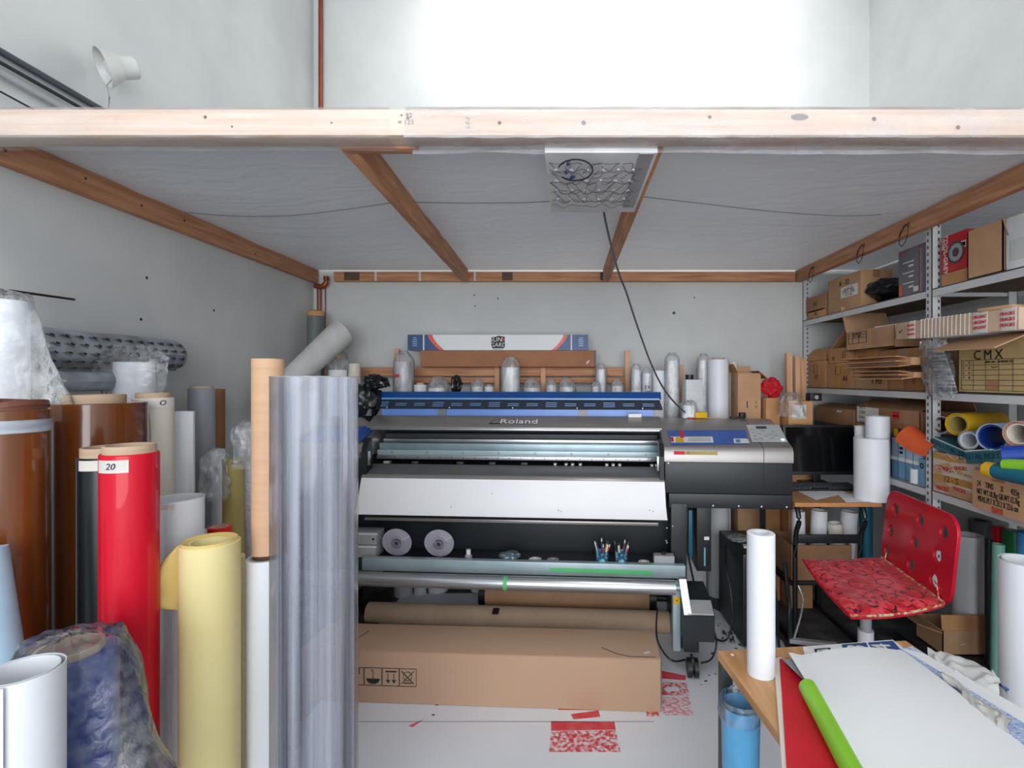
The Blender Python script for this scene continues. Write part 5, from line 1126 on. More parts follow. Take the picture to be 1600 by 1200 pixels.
def curl(u, v):
    p0 = Vector((XS-.03, YX(1414,XS-.03), ZX(1414,682,XS-.03))); a = 1.2*u*PI
    return (XS+.0+.05*math.cos(a*.9)+.03*v, YX(1418,XS)-.16*v-.02*math.sin(a), ZX(1418,690,XS)-.10*v*1.0+.045*math.sin(a)+.05*v*v+.03)
tag(B().grid(curl, 16, 12, .0015).obj('orange_sheet', M_ORANGE), 'orange sheet curling out of the lower shelf beside the post', 'sheet')
# small roll and pale blocks at the lower shelf front
q = Vector((XS-.0, YX(1422,XS), z)); q.x = XS+.03
t = thing('small_label_roll','small white roll with black hole standing on the lower shelf edge','roll',q); B().pipe(q+Vector((0,0,.001)), q+Vector((0,0,.066)), .026,.012,28).obj('roll_body',M_WHITE,t); B().pipe(q+Vector((0,0,.05)), q+Vector((0,0,.067)), .0125,.010,24).obj('core',M_INK,t)

GRP['roll'] = 'rolls piled on the lower shelf'
# --- right bay lower pile
X_ = XS-.005
ya, yb_ = YX(1524,X_), YX(1458,X_); 
t = carton('taped_package','white, red and brown taped package bulging on the lower shelf beside the post', X_, ya, yb_, z+.0005, ZX(1458,705,X_), .30, m=mat('package_tape',(206,190,176),.35,rgb2=(190,150,112),nscale=5,nstretch=(1,1,5),lo=.48,hi=.52,bump=.5,bscale=20), cat='package', seam=False,
  prints=[('rect',0,.30,1,.46,mat('amber_tape',(196,146,76),.3),'brown_tape'),('rect',.0,.84,.7,.94,mat('amber_tape',(196,146,76),.3),'brown_tape'),('txt','FRAGILE',.25,.12,.024,M_INKR,.08,.8),('txt','FRAGILE',.65,.20,.022,M_INKR,-.05,.8),('txt','FRAGILE',.3,.62,.024,M_INKR,-.05,.8),('txt','FRAGILE',.68,.72,.022,M_INKR,.1,.8),('txt','12 - S',.45,.38,.035,M_INK)])
for k, (u0,u1) in enumerate(((.1,.8),(.3,1.0))): 
    B().sweep([Vector((X_-.004, yb_-(yb_-ya)*(u0+(u1-u0)*s/8), z+.10+.06*k+.01*math.sin(s*1.7))) for s in range(9)], .0015, 5).obj('tape_crease', M_WHP, t)
# brown tins carton
X2 = XS-.055; ya2, yb2 = YX(1625,X2), YX(1519,X2)
t = carton('carton','brown carton printed 24 TINS X 425g jutting over the lower shelf edge', X2, ya2, yb2, z-.0005+.001, ZX(1519,733,X2), .30, m=M_CARD, prints=[('txt','24    TINS      X      425g',.41,.66,.030,M_INK,0,.58),('txt','NET WT.10.2kg GR.WT.12.7kg',.41,.46,.030,M_INK,0,.46),('txt','MEAS.39.7 X 23.2 X 23.6 cm',.41,.27,.030,M_INK,0,.48),('rect',.32,.82,.52,.99,M_TAPEB,'tape_patch'),('rect',.32,.02,.50,.17,mat('red_brown_patch',(176,104,70),.5),'stamp_patch')])
q = Vector((X2-.0025, yb2-(yb2-ya2)*.41, z+(ZX(1519,733,X2)-z)*.09)); B().sweep([q+Vector((0,.02*math.cos(a*.7),.010*math.sin(a*1.4))) for a in range(9)], .0012, 5).obj('stamp_mark', M_INKR, t)
ztin = ZX(1519,733,X2)
# teal printed flat boxes resting on the package
zp_ = ZX(1458,705,X_)
M_TEALP = mat('teal_print',(60,120,132),.4,rgb2=(36,92,108),nscale=20)
def slab(label, a, c, wd, th, m, name='printed_flat_box', txt=None):
    t = thing(name, label, 'box', (Vector(a)+Vector(c))/2); B().bar(a, c, wd, th, .002).obj('box_body', m, t)
    dd_ = (Vector(c)-Vector(a)); B().bar(Vector(a)+Vector((-wd/2-.0005,0,th/2-.003)), Vector(c)+Vector((-wd/2-.0005,0,th/2-.003)), .001,.004).obj('white_edge', M_LABEL, t)
    if txt: 
        an = math.atan2(dd_.z, -dd_.y); letters('lettering', txt, th*.6, FX((Vector(a)+Vector(c))/2+Vector((-wd/2-.001,0,0)),'l') @ Matrix.Rotation(an,4,'Z'), mat('teal_dark_print',(20,70,84),.4), t)
    return t
sa = Vector((XS+.09, YX(1457,XS)-.0, ZX(1457,690,XS)+.0)); sc = Vector((XS+.09, YX(1515,XS), ZX(1515,716,XS)))
slab('teal printed flat box slanting under the white rolls on the lower shelf pile', sa, sc, .18, .045, M_TEALP, txt='KOACOS BC SIGNS')
slab('second teal printed flat box lying nearer the frame edge in the pile', Vector((XS+.03,YX(1508,XS-.05),ZX(1508,714,XS-.05))), Vector((XS+.03,YX(1552,XS-.05),ZX(1552,712,XS-.05))), .16, .05, M_TEALP, txt='DIGITAL ROLL')
# lying rolls pointing into the room (axis X), ends face the camera side
def lroll(px, py, X, rpx, m, inner, label, length=.34, tilt=0, yaw=0, turns=1, thick=.004, name='vinyl_roll', hollow=.8, core=None):
    Y = X*F/(px-VX); r = rpx/F*Y; c = Vector((X, Y, H-(py-VY)/F*Y)); d = Vector((math.cos(yaw)*math.cos(tilt), math.sin(yaw)*math.cos(tilt), math.sin(tilt)))
    t = thing(name, label, 'roll', c)
    for k in range(turns):
        rr = r*(1-.10*k); B().pipe(c+d*.004*k, c+d*length, rr, rr-max(.002,r*.03), 36).obj('sheet_layer' if k else 'roll_body', m if k == 0 else (inner if k == turns-1 else m), t)
    if core: B().pipe(c+d*.002, c+d*length*.98, r*hollow, r*(hollow-.12), 32).obj('core', core, t)
    else: B().pipe(c+d*.006, c+d*length*.99, r*hollow, r*hollow-.003, 32).obj('inner_sheet', inner, t)
    return t
yw = .45
lroll(1469,664,XS+.02,13.5,M_WHITE,mat('maroon_inner',(90,50,50),.5),'white roll with a maroon inside, leftmost of the pile above the lower shelf', tilt=-.1, yaw=yw)
lroll(1495,663,XS-.03,17,M_YEL,M_YELD,'yellow roll of several loose layers in the pile on the lower shelf', turns=3, tilt=.0, yaw=yw, length=.30)
lroll(1513,688,XS-.04,15,M_GREYR,M_WHITE,'grey white roll below the yellow layered roll', yaw=yw, turns=2, length=.3)
lroll(1549,683,XS-.05,21,M_LBLUE,M_BLUER,'pale roll with a deep blue inner layer in the shelf pile', yaw=yw, turns=1, hollow=.88, length=.28)
lroll(1590,678,XS-.06,20,M_PINK,M_CREAM,'salmon layered roll at the right frame edge of the shelf pile', yaw=yw, turns=3, length=.26)
lroll(1566,712,XS-.12,15.5,M_BLUER,M_WHITE,'deep blue roll with a white inside resting over the teal tube', yaw=-.75, turns=1, hollow=.9, length=.26, tilt=.12)
t = thing('mailing_tube','teal tube with a yellow cap lying on the carton of tins','tube',(XS-.1,1.8,ztin+.02)); Xq = XS-.13; q0 = Vector((Xq, YX(1552,Xq), ztin+.028)); q1 = q0+Vector((.02,-.34,-.002))
B().cyl(q0, q1, .026, seg=32).obj('tube', M_TEAL, t); B().cyl(q0+Vector((-.001,.022,0)), q0+Vector((0,-.012,0)), .0265, seg=32).obj('yellow_cap', M_YEL, t)
tag(B().cyl((XS-.13,YX(1590,XS-.09),ztin+.055),(XS-.10,1.5,ztin+.075),.020,seg=24).obj('lime_roll', M_LIME),'lime green roll above the teal tube at the frame edge','roll')
# small hanging tag and cable on right edge
tag(B().box((1.50,1.78,1.545),(.05,.12,.012),.2,.002).obj('cardboard_scrap', M_CARD), 'small cardboard scrap above the long taped box at the frame edge', 'cardboard')

# ================================================================ DESK, MONITOR
zd = .72; yd0, yd1 = 2.39, 2.95; xd0, xd1 = 1.004, 1.465
yd0 = (H-zd)*F/(786-VY)+.0
dk = thing('computer_desk','small wooden topped desk with a black frame right of the printer','desk',((xd0+xd1)/2,(yd0+yd1)/2,0))
B().prism([(1.060,yd0,zd-.018),(xd1,yd0,zd-.018),(xd1,yd1,zd-.018),(1.10,yd1,zd-.018)],(0,0,.018)).obj('desk_top', M_LAM, dk)
B().bb(1.09, xd1-.04, 2.54, 2.90, .275, .292, .002).obj('lower_board', M_BLK, dk)
B().bb(xd0+.06, xd1, yd0-.001, yd0, zd-.017, zd-.002).obj('front_edge', mat('desk_edge',(196,136,84),.5), dk)
for x in (1.10, xd1-.05): 
    B().sweep(smoothpath([Vector((x,yd0+.08,zd-.02)),Vector((x,yd0+.05,.62)),Vector((x,yd0+.09,.5)),Vector((x,yd0+.09,.04))]), .012, 8).obj('desk_leg', M_BLK, dk)
    B().bb(x-.012,x+.012,yd1-.06,yd1-.036,.02,zd-.018).obj('desk_leg', M_BLK, dk); B().bb(x-.012,x+.012,yd0+.02,yd1,.005,.03,.003).obj('desk_foot', M_BLK, dk)
B().bb(1.10, xd1-.05, yd0+.08, yd0+.10, ZX(0,0) if False else .505, .545, .002).obj('cross_bar', M_BLK, dk)
def top(px, py, z=zd): return PZ(px, py, z)
# monitor
mo = thing('monitor','black flat computer monitor standing on the desk','monitor',(1.32,2.80,zd))
c0 = P(1228,664,2.80); c1 = P(1334,665,2.72); ym = 2.79
xm0 = P(1222,0,2.80).x; xm1 = P(1333,0,ym).x; zm1 = H-(664-VY)/F*ym; zm0 = H-(741-VY)/F*ym
RM = Matrix.Rotation(-.10,4,'X'); mc = Vector(((xm0+xm1)/2, ym, (zm0+zm1)/2)); ww, hh_ = xm1-xm0, zm1-zm0
B().box(mc, (ww,.03,hh_), RM, .004).obj('screen_housing', M_BLK, mo); B().box(mc+Vector((0,-.0162,.004)), (ww-.025,.002,hh_-.03), RM, 0).obj('screen', M_BLKG, mo)
letters('lettering','SHARP',.008,Matrix.Translation(mc+Vector((-.01,-.018+.012,-hh_/2+.008))) @ RM @ FX((0,-.012,0),'c'),M_WHP,mo)
B().bb(mc.x-.02,mc.x+.02,ym+.01,ym+.03,zd+.01,mc.z,.003).obj('stand_neck', M_BLK, mo); B().bb(mc.x-.07,mc.x+.07,ym-.02,ym+.10,zd+.0005,zd+.012,.004).obj('stand_base', M_BLK, mo)
# keyboard
ka, kb, kc, kd = top(1236,765,zd+.01), top(1346,761,zd+.01), top(1322,745,zd+.02), top(1240,745,zd+.02)
kbd = thing('keyboard','black computer keyboard in front of the monitor','keyboard',(1.22,2.6,zd))
kx0, kx1 = ka.x, kb.x; ky0, ky1 = yd0+.10, yd0+.235; 
ky0 = (H-zd-.012)*F/(764-VY); ky1 = ky0+.12; kx0 = (1236-VX)/F*ky0; kx1 = (1345-VX)/F*ky0
B().prism([(kx0,ky0,zd+.001),(kx1,ky0,zd+.001),(kx1,ky0,zd+.012),(kx0,ky0,zd+.012)], (0,ky1-ky0,.008)).obj('key_base', M_BLK, kbd)
kbb = [o for o in bpy.data.objects if o.parent == kbd][0]
for j in range(5):
    for i in range(20):
        if j == 0 and 5 < i < 11: continue
        x = kx0+.012+(kx1-kx0-.024)*i/19; y = ky0+.014+.022*j; B().box((x,y,zd+.0155+.0015*j),((kx1-kx0)/24,.017,.006),None,0,.85).obj('key', M_DGREY, kbb, smooth=False)
B().bb(kx0+.05*1.0+.10,kx0+.17,ky0+.04,ky0+.12,zd+.0,zd+.0005).obj('underlay', M_BLK, kbd)
# papers on the desk
def dsheet(pxs, label, m=M_PAPER, z=zd+.001, th=.0006, name='paper_sheet'): return tag(B().prism([PZ(x,y,z) for x, y in pxs], (0,0,th)).obj(name, m), label, 'paper')
dsheet([(1241,764),(1300,762),(1325,770),(1275,781),(1255,772)], 'white paper sheet on the desk left of the printed sheet')
dsheet([(1308,772),(1365,770),(1378,784),(1322,785)], 'white paper sheet at the front right edge of the desk', z=zd+.002)
dsheet([(1286,762),(1302,762),(1308,766),(1292,766)], 'small black and white printed card below the keyboard', m=M_INK, z=zd+.0025)
mp_ = tag(B().prism([PZ(x,y,zd+.0015) for x, y in [(1340,768),(1376,766),(1388,779),(1362,780)]], (0,0,.002)).obj('mouse_pad', mat('mouse_pad_print',(48,46,62),.5,rgb2=(24,24,36),nscale=30)), 'dark patterned mouse pad at the right end of the desk', 'mouse pad')
ms = thing('computer_mouse','black computer mouse on the dark pad behind the red chair','mouse',PZ(1382,769,zd)); q = PZ(1382,772,zd+.004)
b = B(); b.add_ = None
t_ = bmesh.new(); bmesh.ops.create_uvsphere(t_, u_segments=20, v_segments=12, radius=1)
for v in t_.verts: v.co = Vector((v.co.x*.028, v.co.y*.045, max(0,v.co.z)*.022))
bmesh.ops.transform(t_, matrix=Matrix.Translation(q) @ Matrix.Rotation(-.9,4,'Z'), verts=t_.verts[:]); b = B(); b.add(t_); b.obj('mouse_body', M_BLK, ms)
B().cyl(q+Vector((-.01,.012,.018)), q+Vector((-.002,.018,.018)), .005, seg=10).obj('scroll_wheel', M_DGREY, ms)
GRP['roll'] = 'white rolls on the desk'
# white rolls on desk
def sroll(px0, px1, pyt, Y, z0, label, m=M_WHITE, core=None, open_=False, name='paper_roll'): return roll(px0, px1, pyt, Y, m, label, z0=z0+.0006, core=core, coreh=0, open_=open_, name=name)
sroll(1336,1388,684,2.47,zd,'wide short white roll standing on the desk, front one',open_=True)
sroll(1354,1388,650,2.485,zd,'taller white roll rising out of the wide one on the desk')
sroll(1336,1352,665,2.60,zd,'narrow white roll on the desk left of the taller one')
GRP['roll'] = 'rolls under the desk'; GRP['carton'] = 'cartons round the desk'
# under desk: rolls in carton
ub = thing('carton','low brown carton holding white rolls under the desk','carton',(1.28,2.65,.293)); ubx0, ubx1, uby0, uby1 = 1.115, P(1342,0,2.55).x-.03, 2.56, 2.80
b = B(); th=.004; zu = P(0,852,2.56).z
b.bb(ubx0,ubx1,uby0,uby0+th,.293,zu).bb(ubx0,ubx1,uby1-th,uby1,.293,zu).bb(ubx0,ubx0+th,uby0,uby1,.293,zu).bb(ubx1-th,ubx1,uby0,uby1,.293,zu).bb(ubx0,ubx1,uby0,uby1,.293,.297); b.obj('carton_body', M_CARD3, ub)
for i, (px, w2, pyt, Y, tilt, lab) in enumerate([(1247,20,793,2.64,.02,'first white roll from the left under the desk'),(1280,24,792,2.66,-.06,'second white roll from the left under the desk, slightly open'),(1304,22,812,2.62,.18,'short cream roll leaning between the white rolls under the desk'),(1327,25,794,2.68,-.12,'rightmost white roll leaning under the desk')]):
    r = w2/2/F*Y; tp = P(px+ (0),pyt+5,Y); bt_ = Vector((tp.x+tilt*.2, Y, .298))
    t = thing('paper_roll', lab, 'roll', bt_); B().pipe(bt_, tp, r, r*.86, 36).obj('roll_body', M_WHITE if i != 2 else M_CREAM, t); B().pipe(bt_+Vector((0,0,.01)), tp+(bt_-tp).normalized()*.006, r*.8, r*.74, 30).obj('inner_layer', M_PAPER, t)
tq = thing('vinyl_roll','teal roll standing under the right end of the desk','roll',(P(1353,0,2.74).x,2.74,0)); B().cyl((P(1353,0,2.74).x,2.74,0),(P(1353,0,2.74).x,2.74,.62),.032,seg=28).obj('roll_body',M_TEAL,tq)
# computer tower
ct = thing('computer_tower','black computer tower case on the floor beside the printer','computer',(.93,2.62,0))
xa_, ya_ = P(1133,0,2.60).x, 2.50
tow = B().bb(.84,.84+.15,2.46,2.86,.012,P(0,852,2.6).z*1.0,.005); tow.obj('case', M_BLKM, ct)
B().bb(.848,.982,2.452,2.46,.02,P(0,852,2.6).z-.01,.003).obj('front_bezel', M_BLK, ct)
for k in range(5): B().bb(.965,.985,2.4505,2.452,.12+.012*k,.124+.012*k).obj('vent_line', M_GRYP, ct)
letters('lettering','hp',.018,FX((.93,2.4505,.2),'c'),M_GRYP,ct)
zt_ = P(0,852,2.6).z
clothblob(Vector((.88,2.66,zt_+.018)),(.045,.05,.016),71,M_WRAP,'crumpled clear wrapper on top of the black computer tower','plastic_wrapper','wrapper',.4)
tag(B().box((.94,2.56,zt_+.006),(.05,.06,.008),.3,.002).obj('green_pad', M_DGREEN),'small green pad on top of the black computer tower','pad'); tag(B().box((.90,2.575,zt_+.004),(.04,.05,.006),-.2,.001).obj('white_card', M_LABEL),'small white card beside the green pad on the computer tower','card')
tag(B().sweep(smoothpath([Vector((.83,2.7,zt_-.03)),Vector((.80,2.6,zt_-.1)),Vector((.80,2.52,.25)),Vector((.80,2.5,.1)),Vector((.76,2.5,.02)),Vector((.70,2.6,.01))]),.005,8).obj('black_cable',M_BLK),'black cable looping beside the computer tower','cable')
bb_ = thing('plastic_bottle','clear bottle with a white cap standing behind the take up motor','bottle',(P(1089,0,2.62).x,2.62,0)); X = P(1089,0,2.62).x; 
B().lathe([(0,0),(.032,0),(.032,.15),(.028,.19),(.014,.225),(.0,.225)],Matrix.Translation((X,2.62,0)),28).obj('bottle_body',M_SPOOL,bb_); B().cyl((X,2.62,.225),(X,2.62,.25),.019,seg=20).obj('cap',M_WHP,bb_)
# white board behind (lilac) at printer right
tag(B().bb(P(1106,0,3.1).x,P(1142,0,3.1).x,3.10,3.13,0,.62,.002).obj('leaning_board',mat('lilac_white',(196,190,200),.6)),'pale lilac panel standing behind the printer beside the computer tower','board')

GRP.clear(); GRP['paper'] = 'papers on the work table'
# ================================================================ FOREGROUND TABLE AND PAPERS
zt2 = .55
TL, TR = PZ(1121,1017,zt2), PZ(1415,1001,zt2)
dxt = (TR-TL).normalized(); dyt = Vector((dxt.y,-dxt.x,0))      # toward the camera
wt = (TR-TL).length
tb = thing('work_table','oak topped work table with a grey metal frame in the right foreground','table',(TL+TR)/2*1.0)
tb.location = ((TL.x+TR.x)/2, (TL.y+TR.y)/2-.35, 0); XF[tb] = Matrix.Translation(tb.location)
q = [TL, TR, TR+dyt*.85, TL+dyt*.85]
B().prism([p-Vector((0,0,.022)) for p in q], (0,0,.022)).obj('table_top', M_LAM, tb)
an_t = math.atan2(dxt.y, dxt.x)
for u, v in ((.016,.016),(wt-.016,.016),(.016,.8),(wt-.016,.8)):
    c = TL+dxt*u+dyt*v; B().box((c.x,c.y,(zt2-.022)/2),(.03,.03,zt2-.022),an_t,.002).obj('leg', M_DGREY, tb)
for v in (.03,.8): 
    c = TL+dxt*wt/2+dyt*v; B().box((c.x,c.y,zt2-.04),(wt-.06,.02,.03),an_t).obj('apron_rail', M_DGREY, tb)
for u in (.03, wt-.03): 
    c = TL+dxt*u+dyt*.41; B().box((c.x,c.y,zt2-.031),(.02,.74,.016),an_t).obj('side_rail', M_DGREY, tb)
tag(B().box(PZ(1144,1023,zt2+.002),(.006,.008,.002),.3).obj('paper_crumb', M_PAPER),'tiny white paper crumb near the rear left corner of the table','crumb')
wr = sroll(1168,1210,832,(H-zt2)*F/(1052-VY),zt2,'white roll standing upright on the rear left of the work table')
def tsheet(pxs, label, m, z, name='paper_sheet', th=.0008, cat='paper'): return tag(B().prism([PZ(x,y,z) for x, y in pxs], (0,0,th)).obj(name, m), label, cat)
t = thing('printed_sheet','white sheet printed with blue blocks and 8 and 4 at the table rear','paper',PZ(1330,1010,zt2+.002))
B().prism([PZ(x,y,zt2+.002) for x, y in [(1254,1011),(1395,1000),(1420,1020),(1262,1040)]],(0,0,.0008)).obj('sheet',M_PAPER,t)
for nm, pts, txt in (('blue_block',[(1315,1007),(1353,1004),(1362,1022),(1320,1024)],'8'),('blue_block',[(1356,1004),(1395,1001),(1412,1020),(1366,1022)],'4')):
    B().prism([PZ(x,y,zt2+.0032) for x, y in pts],(0,0,.0003)).obj(nm, mat('block_blue',(44,84,140),.5), t)
    cx = sum(p[0] for p in pts)/4; cy = sum(p[1] for p in pts)/4
    letters('lettering', txt, .075, Matrix.Translation(PZ(cx+(4 if txt=='8' else -2),cy-1,zt2+.0042)) @ Matrix.Rotation(PI/2-.05 if txt=='8' else PI/2,4,'Z'), M_LABEL, t)
for pts, mm in (([(1272,1014),(1297,1012),(1302,1022),(1275,1024)],M_INK),([(1276,1016),(1294,1014),(1297,1020),(1279,1022)],M_LABEL),([(1280,1017),(1285,1016.5),(1286,1019),(1281,1019.5)],M_INK),([(1264,1011),(1290,1009),(1291,1011),(1265,1013)],M_LABEL)):
    B().prism([PZ(x,y,zt2+.0034+(.0004 if mm is M_LABEL else (.0008 if pts[0][0]==1280 else 0))) for x, y in pts],(0,0,.0003)).obj('printed_square', mm, t)
tsheet([(1209,1029),(1222,1027),(1262,1140),(1255,1240),(1225,1240)],'cream underlay paper along the left of the red sheet', M_CREAM, zt2+.0042)
tsheet([(1218,1030),(1232,1028),(1262,1052),(1330,1150),(1345,1250),(1232,1250)],'bright red sheet lying under the lime green roll on the table', mat('red_sheet',(206,24,40),.4), zt2+.006, 'red_sheet')
tsheet([(1400,1016),(1425,1010),(1600,1112),(1720,1190),(1560,1200)],'blue white printed sheet with fine text at the right of the table', mat('text_print',(206,216,232),.5,rgb2=(130,156,212),nscale=120,nstretch=(1,3,1),lo=.42,hi=.58), zt2+.0044, 'text_sheet')
tsheet([(1405,1012),(1445,1022),(1620,1120),(1600,1130),(1440,1032)],'white margin strip above the blue text sheet', M_PAPER, zt2+.0056)
# big white sheet, slightly arched
e0, e1 = PZ(1232,1030,zt2+.012), PZ(1410,1016,zt2+.012); f0, f1 = PZ(1385,1290,zt2+.012), PZ(1700,1240,zt2+.012)
def big(u, v):
    p = (e0*(1-u)+e1*u)*(1-v)+(f0*(1-u)+f1*u)*v; p.z = zt2+.010+.020*math.sin(PI*min(1,u*1.0))*(1-.3*v)+.018*math.exp(-((u)/.08)**2)*(1-v*.5)+.004*math.sin(v*5)
    return p
tag(B().grid(big, 30, 24, .0012).obj('large_white_sheet', M_PAPER), 'large white sheet arched over the papers on the table', 'paper')
tsheet([(1221,1029),(1240,1030),(1266,1060),(1256,1063)],'grey curled sheet edge between the red and the large white sheet', M_GREYR, zt2+.020, 'grey_sheet_edge')
g0, g1 = PZ(1262,1074,zt2+.028), PZ(1345,1230,zt2+.028)
t = thing('lime_roll','lime green rolled sheet lying on the red sheet','roll',g0); B().pipe(g0, g1, .0200,.0175,36).obj('roll_body', M_LIME, t)
B().prism([g0+Vector((.012,0,-.010)),g1+Vector((.012,0,-.010)),g1+Vector((.06,.02,-.018)),g0+Vector((.018,-.02,-.012))],(0,0,.0008)).obj('sheet_tail', M_DGREEN, t)
# crumpled tissue / brush on right
def tissue(u, v):
    p = PZ(1472+102*u, 1052+78*u, zt2+.02); s = v-.5; n = nz((u*9,v*4,0),1,5)
    return (p.x+s*(.018+.03*u)*(1+.6*n)+.006*math.sin(u*9), p.y+s*.035+.006*n, zt2+.012+.016*(1-4*s*s)*(.6+.6*abs(n))+.0)
tag(B().grid(tissue, 40, 12, .001).obj('crumpled_tissue', mat('tissue_grey',(196,194,190),.6)), 'crumpled grey white tissue strip across the blue text sheet', 'tissue')
# bag at table right rear
t = thing('plastic_carrier_bag','crumpled white and blue carrier bag beyond the right edge of the table','bag',PZ(1500,1065,zt2))
def cbag(u, v):
    p = PZ(1452+110*u, 1030+52*u, zt2-.02); s = v-.5; n = nz((u*6,v*5,2),1,8); return (p.x+s*.10*(.4+math.sin(PI*u*.95+.1)), p.y+s*.05+.01*n, zt2-.012+.03*n*.6+.02*(1-4*s*s))
B().grid(cbag, 36, 14, .0012).obj('bag_film', mat('bag_white',(206,206,204),.4,bump=.4,bscale=12), t)
p = PZ(1553,1072,zt2-.01); B().sweep([p+Vector((-.03,.0,0)),p+Vector((.0,.04,.01)),p+Vector((.02,.035,.0)),p+Vector((.035,.0,-.01))],.004,8).obj('blue_handle', mat('bag_blue',(50,110,180),.4), t)
# waste bin with liner
bn = thing('waste_bin','small blue bin lined with a clear bag beside the table leg','bin',(.435,1.33,0)); X, Y = (1157-VX)/F*1.27, 1.27; zr_ = H-(1094-VY)/F*1.27
B().lathe([(0,0),(.038,0),(.047,zr_-.01),(.044,zr_-.01),(.037,.005),(0,.005)],Matrix.Translation((X,Y,0)),36).obj('bin_body', mat('bin_blue',(96,168,216),.35), bn)
def liner(u, v):
    a = 2*PI*u; n = nz((math.cos(a)*3,math.sin(a)*3,v*4),1,4)
    if v < .55: rr = .028+.016*v/.55; z_ = zr_-.15+.155*v/.55
    else: s = (v-.55)/.45; rr = .046+.005*math.sin(s*PI*.6)+.003*n; z_ = zr_+.006+.008*math.sin(s*PI)-.05*s+.005*n
    return (X+rr*(1+.06*n)*math.cos(a), Y+rr*(1+.06*n)*math.sin(a), z_)
B().grid(liner, 44, 20).obj('bin_liner', M_CLEAR, bn)

GRP.clear()
# ================================================================ RED CHAIR AND CUSHION
ch = thing('red_swivel_chair','red plastic swivel chair with a perforated back and grey base','chair',(1.13,1.97,0)); zs = .505
A_ = Vector((1.02,2.235,zs-.008)); Bf = Vector((.935,1.70,zs-.008)); Cb = Vector((1.335,1.80,zs-.008)); Db = Vector((1.395,2.27,zs-.008))
def seatpt(u, v, off=0):     # u front->back, v far->near
    p = (A_*(1-u)+Db*u)*(1-v)+(Bf*(1-u)+Cb*u)*v; p = p.copy(); p.z += -.012*math.sin(PI*u)-.006*math.sin(PI*v)+.0+off; return p
def rounded(u, v, r=.10):    # pull the corners in
    a = 2*u-1; c = 2*v-1; f = 1-.04*(a*a*c*c); return (a*f+1)/2, (c*f+1)/2
def seat_shell(u, v):
    u2, v2 = rounded(u, v); return seatpt(u2, v2)
B().grid(seat_shell, 20, 24, .010).obj('seat_shell', M_REDP, ch)
# backrest with holes
T1, T2 = P(1384,776,2.27), P(1503,820,1.80)            # top corners (far, near)
L1, L2 = Db.copy(), Cb.copy(); L1.z = L2.z = .49
wv = (L2-L1); wl_ = wv.length; wv.normalize(); ht = .325
upv = ((T1-L1)+(T2-L2)); upv = (upv-wv*upv.dot(wv)).normalized()
cu = bpy.data.curves.new('tmp','CURVE'); cu.dimensions = '2D'; cu.fill_mode = 'BOTH'; cu.extrude = .0045; cu.bevel_depth = .0015; cu.bevel_resolution = 2
def spl(pts):
    s = cu.splines.new('POLY'); s.points.add(len(pts)-1)
    for p, q in zip(s.points, pts): p.co = (q[0], q[1], 0, 1)
    s.use_cyclic_u = True
def rrect(w_, h_, r, n=8):
    out = []
    for cx, cy, a0 in ((w_-r,h_-r,0),(r,h_-r,PI/2),(r,r,PI),(w_-r,r,1.5*PI)):
        for k in range(n+1): a = a0+PI/2*k/n; out.append((cx+r*math.cos(a), cy+r*math.sin(a)))
    return out
spl(rrect(wl_+.03, ht, .07))
def invb(px, py):            # pixel -> backrest plane (u along width, v up)
    n = wv.cross(upv); o = Vector((0,0,H)); d = P(px,py,1)-o; t = (L1-o).dot(n)/d.dot(n); q = o+d*t-L1; return q.dot(wv)+.015, q.dot(upv)
for px, py in [(1401,796),(1440,813),(1477,832),(1394,829),(1431,848),(1467,868),(1388,861),(1425,883),(1461,907)]:
    a, c = invb(px, py); k_ = .0265
    if c < .03: continue
    spl([(a+k_*math.cos(-q*PI/12), c+k_*.95*math.sin(-q*PI/12)) for q in range(24)])
o = bpy.data.objects.new('tmp', cu); C.objects.link(o); dg = bpy.context.evaluated_depsgraph_get(); me = bpy.data.meshes.new_from_object(o.evaluated_get(dg)); bpy.data.objects.remove(o)
Mb = Matrix((wv, upv, wv.cross(upv))).transposed().to_4x4(); Mb.translation = L1-wv*.015; me.transform(XF[ch].inverted() @ Mb); me.materials.clear(); me.materials.append(M_REDP); me.name = 'backrest'
o = bpy.data.objects.new('backrest', me); C.objects.link(o); o.parent = ch
# bend joining seat and back
def bend(u, v):
    a = u*PI/2; p = seatpt(.97, .06+.88*v); q = L1+(L2-L1)*(.06+.88*v)+upv*.035
    m_ = seatpt(1.03, .06+.88*v); m_.z -= .012; return p*(1-u)**2+m_*2*u*(1-u)+q*u*u
B().grid(bend, 10, 20, .008).obj('shell_bend', M_REDP, ch)
px_, py_ = 1.150, 1.98
B().cyl((px_,py_,.10),(px_,py_,.33),.028,seg=28).obj('gas_column', M_WHP, ch); B().cyl((px_,py_,.30),(px_,py_,.47),.020,seg=24).obj('column_sleeve', M_GRYP, ch); B().bb(px_-.08,px_+.08,py_-.08,py_+.08,.465,.480,.004).obj('seat_plate', M_DGREY, ch)
for k in range(5):
    a = 2*PI*k/5+1.87; e = Vector((px_+.30*math.cos(a), py_+.30*math.sin(a), .075)); lgq = B().bar((px_+.02*math.cos(a),py_+.02*math.sin(a),.105), e, .030,.022,.004).obj('base_leg', M_GRYP, ch)
    B().cyl(e+Vector((-.014,0,-.047)), e+Vector((.014,0,-.047)), .027, seg=20).obj('castor', M_BLK, lgq); B().box(e+Vector((0,0,-.018)),(.03,.035,.03),None,.004).obj('castor_hood', M_DGREY, lgq)
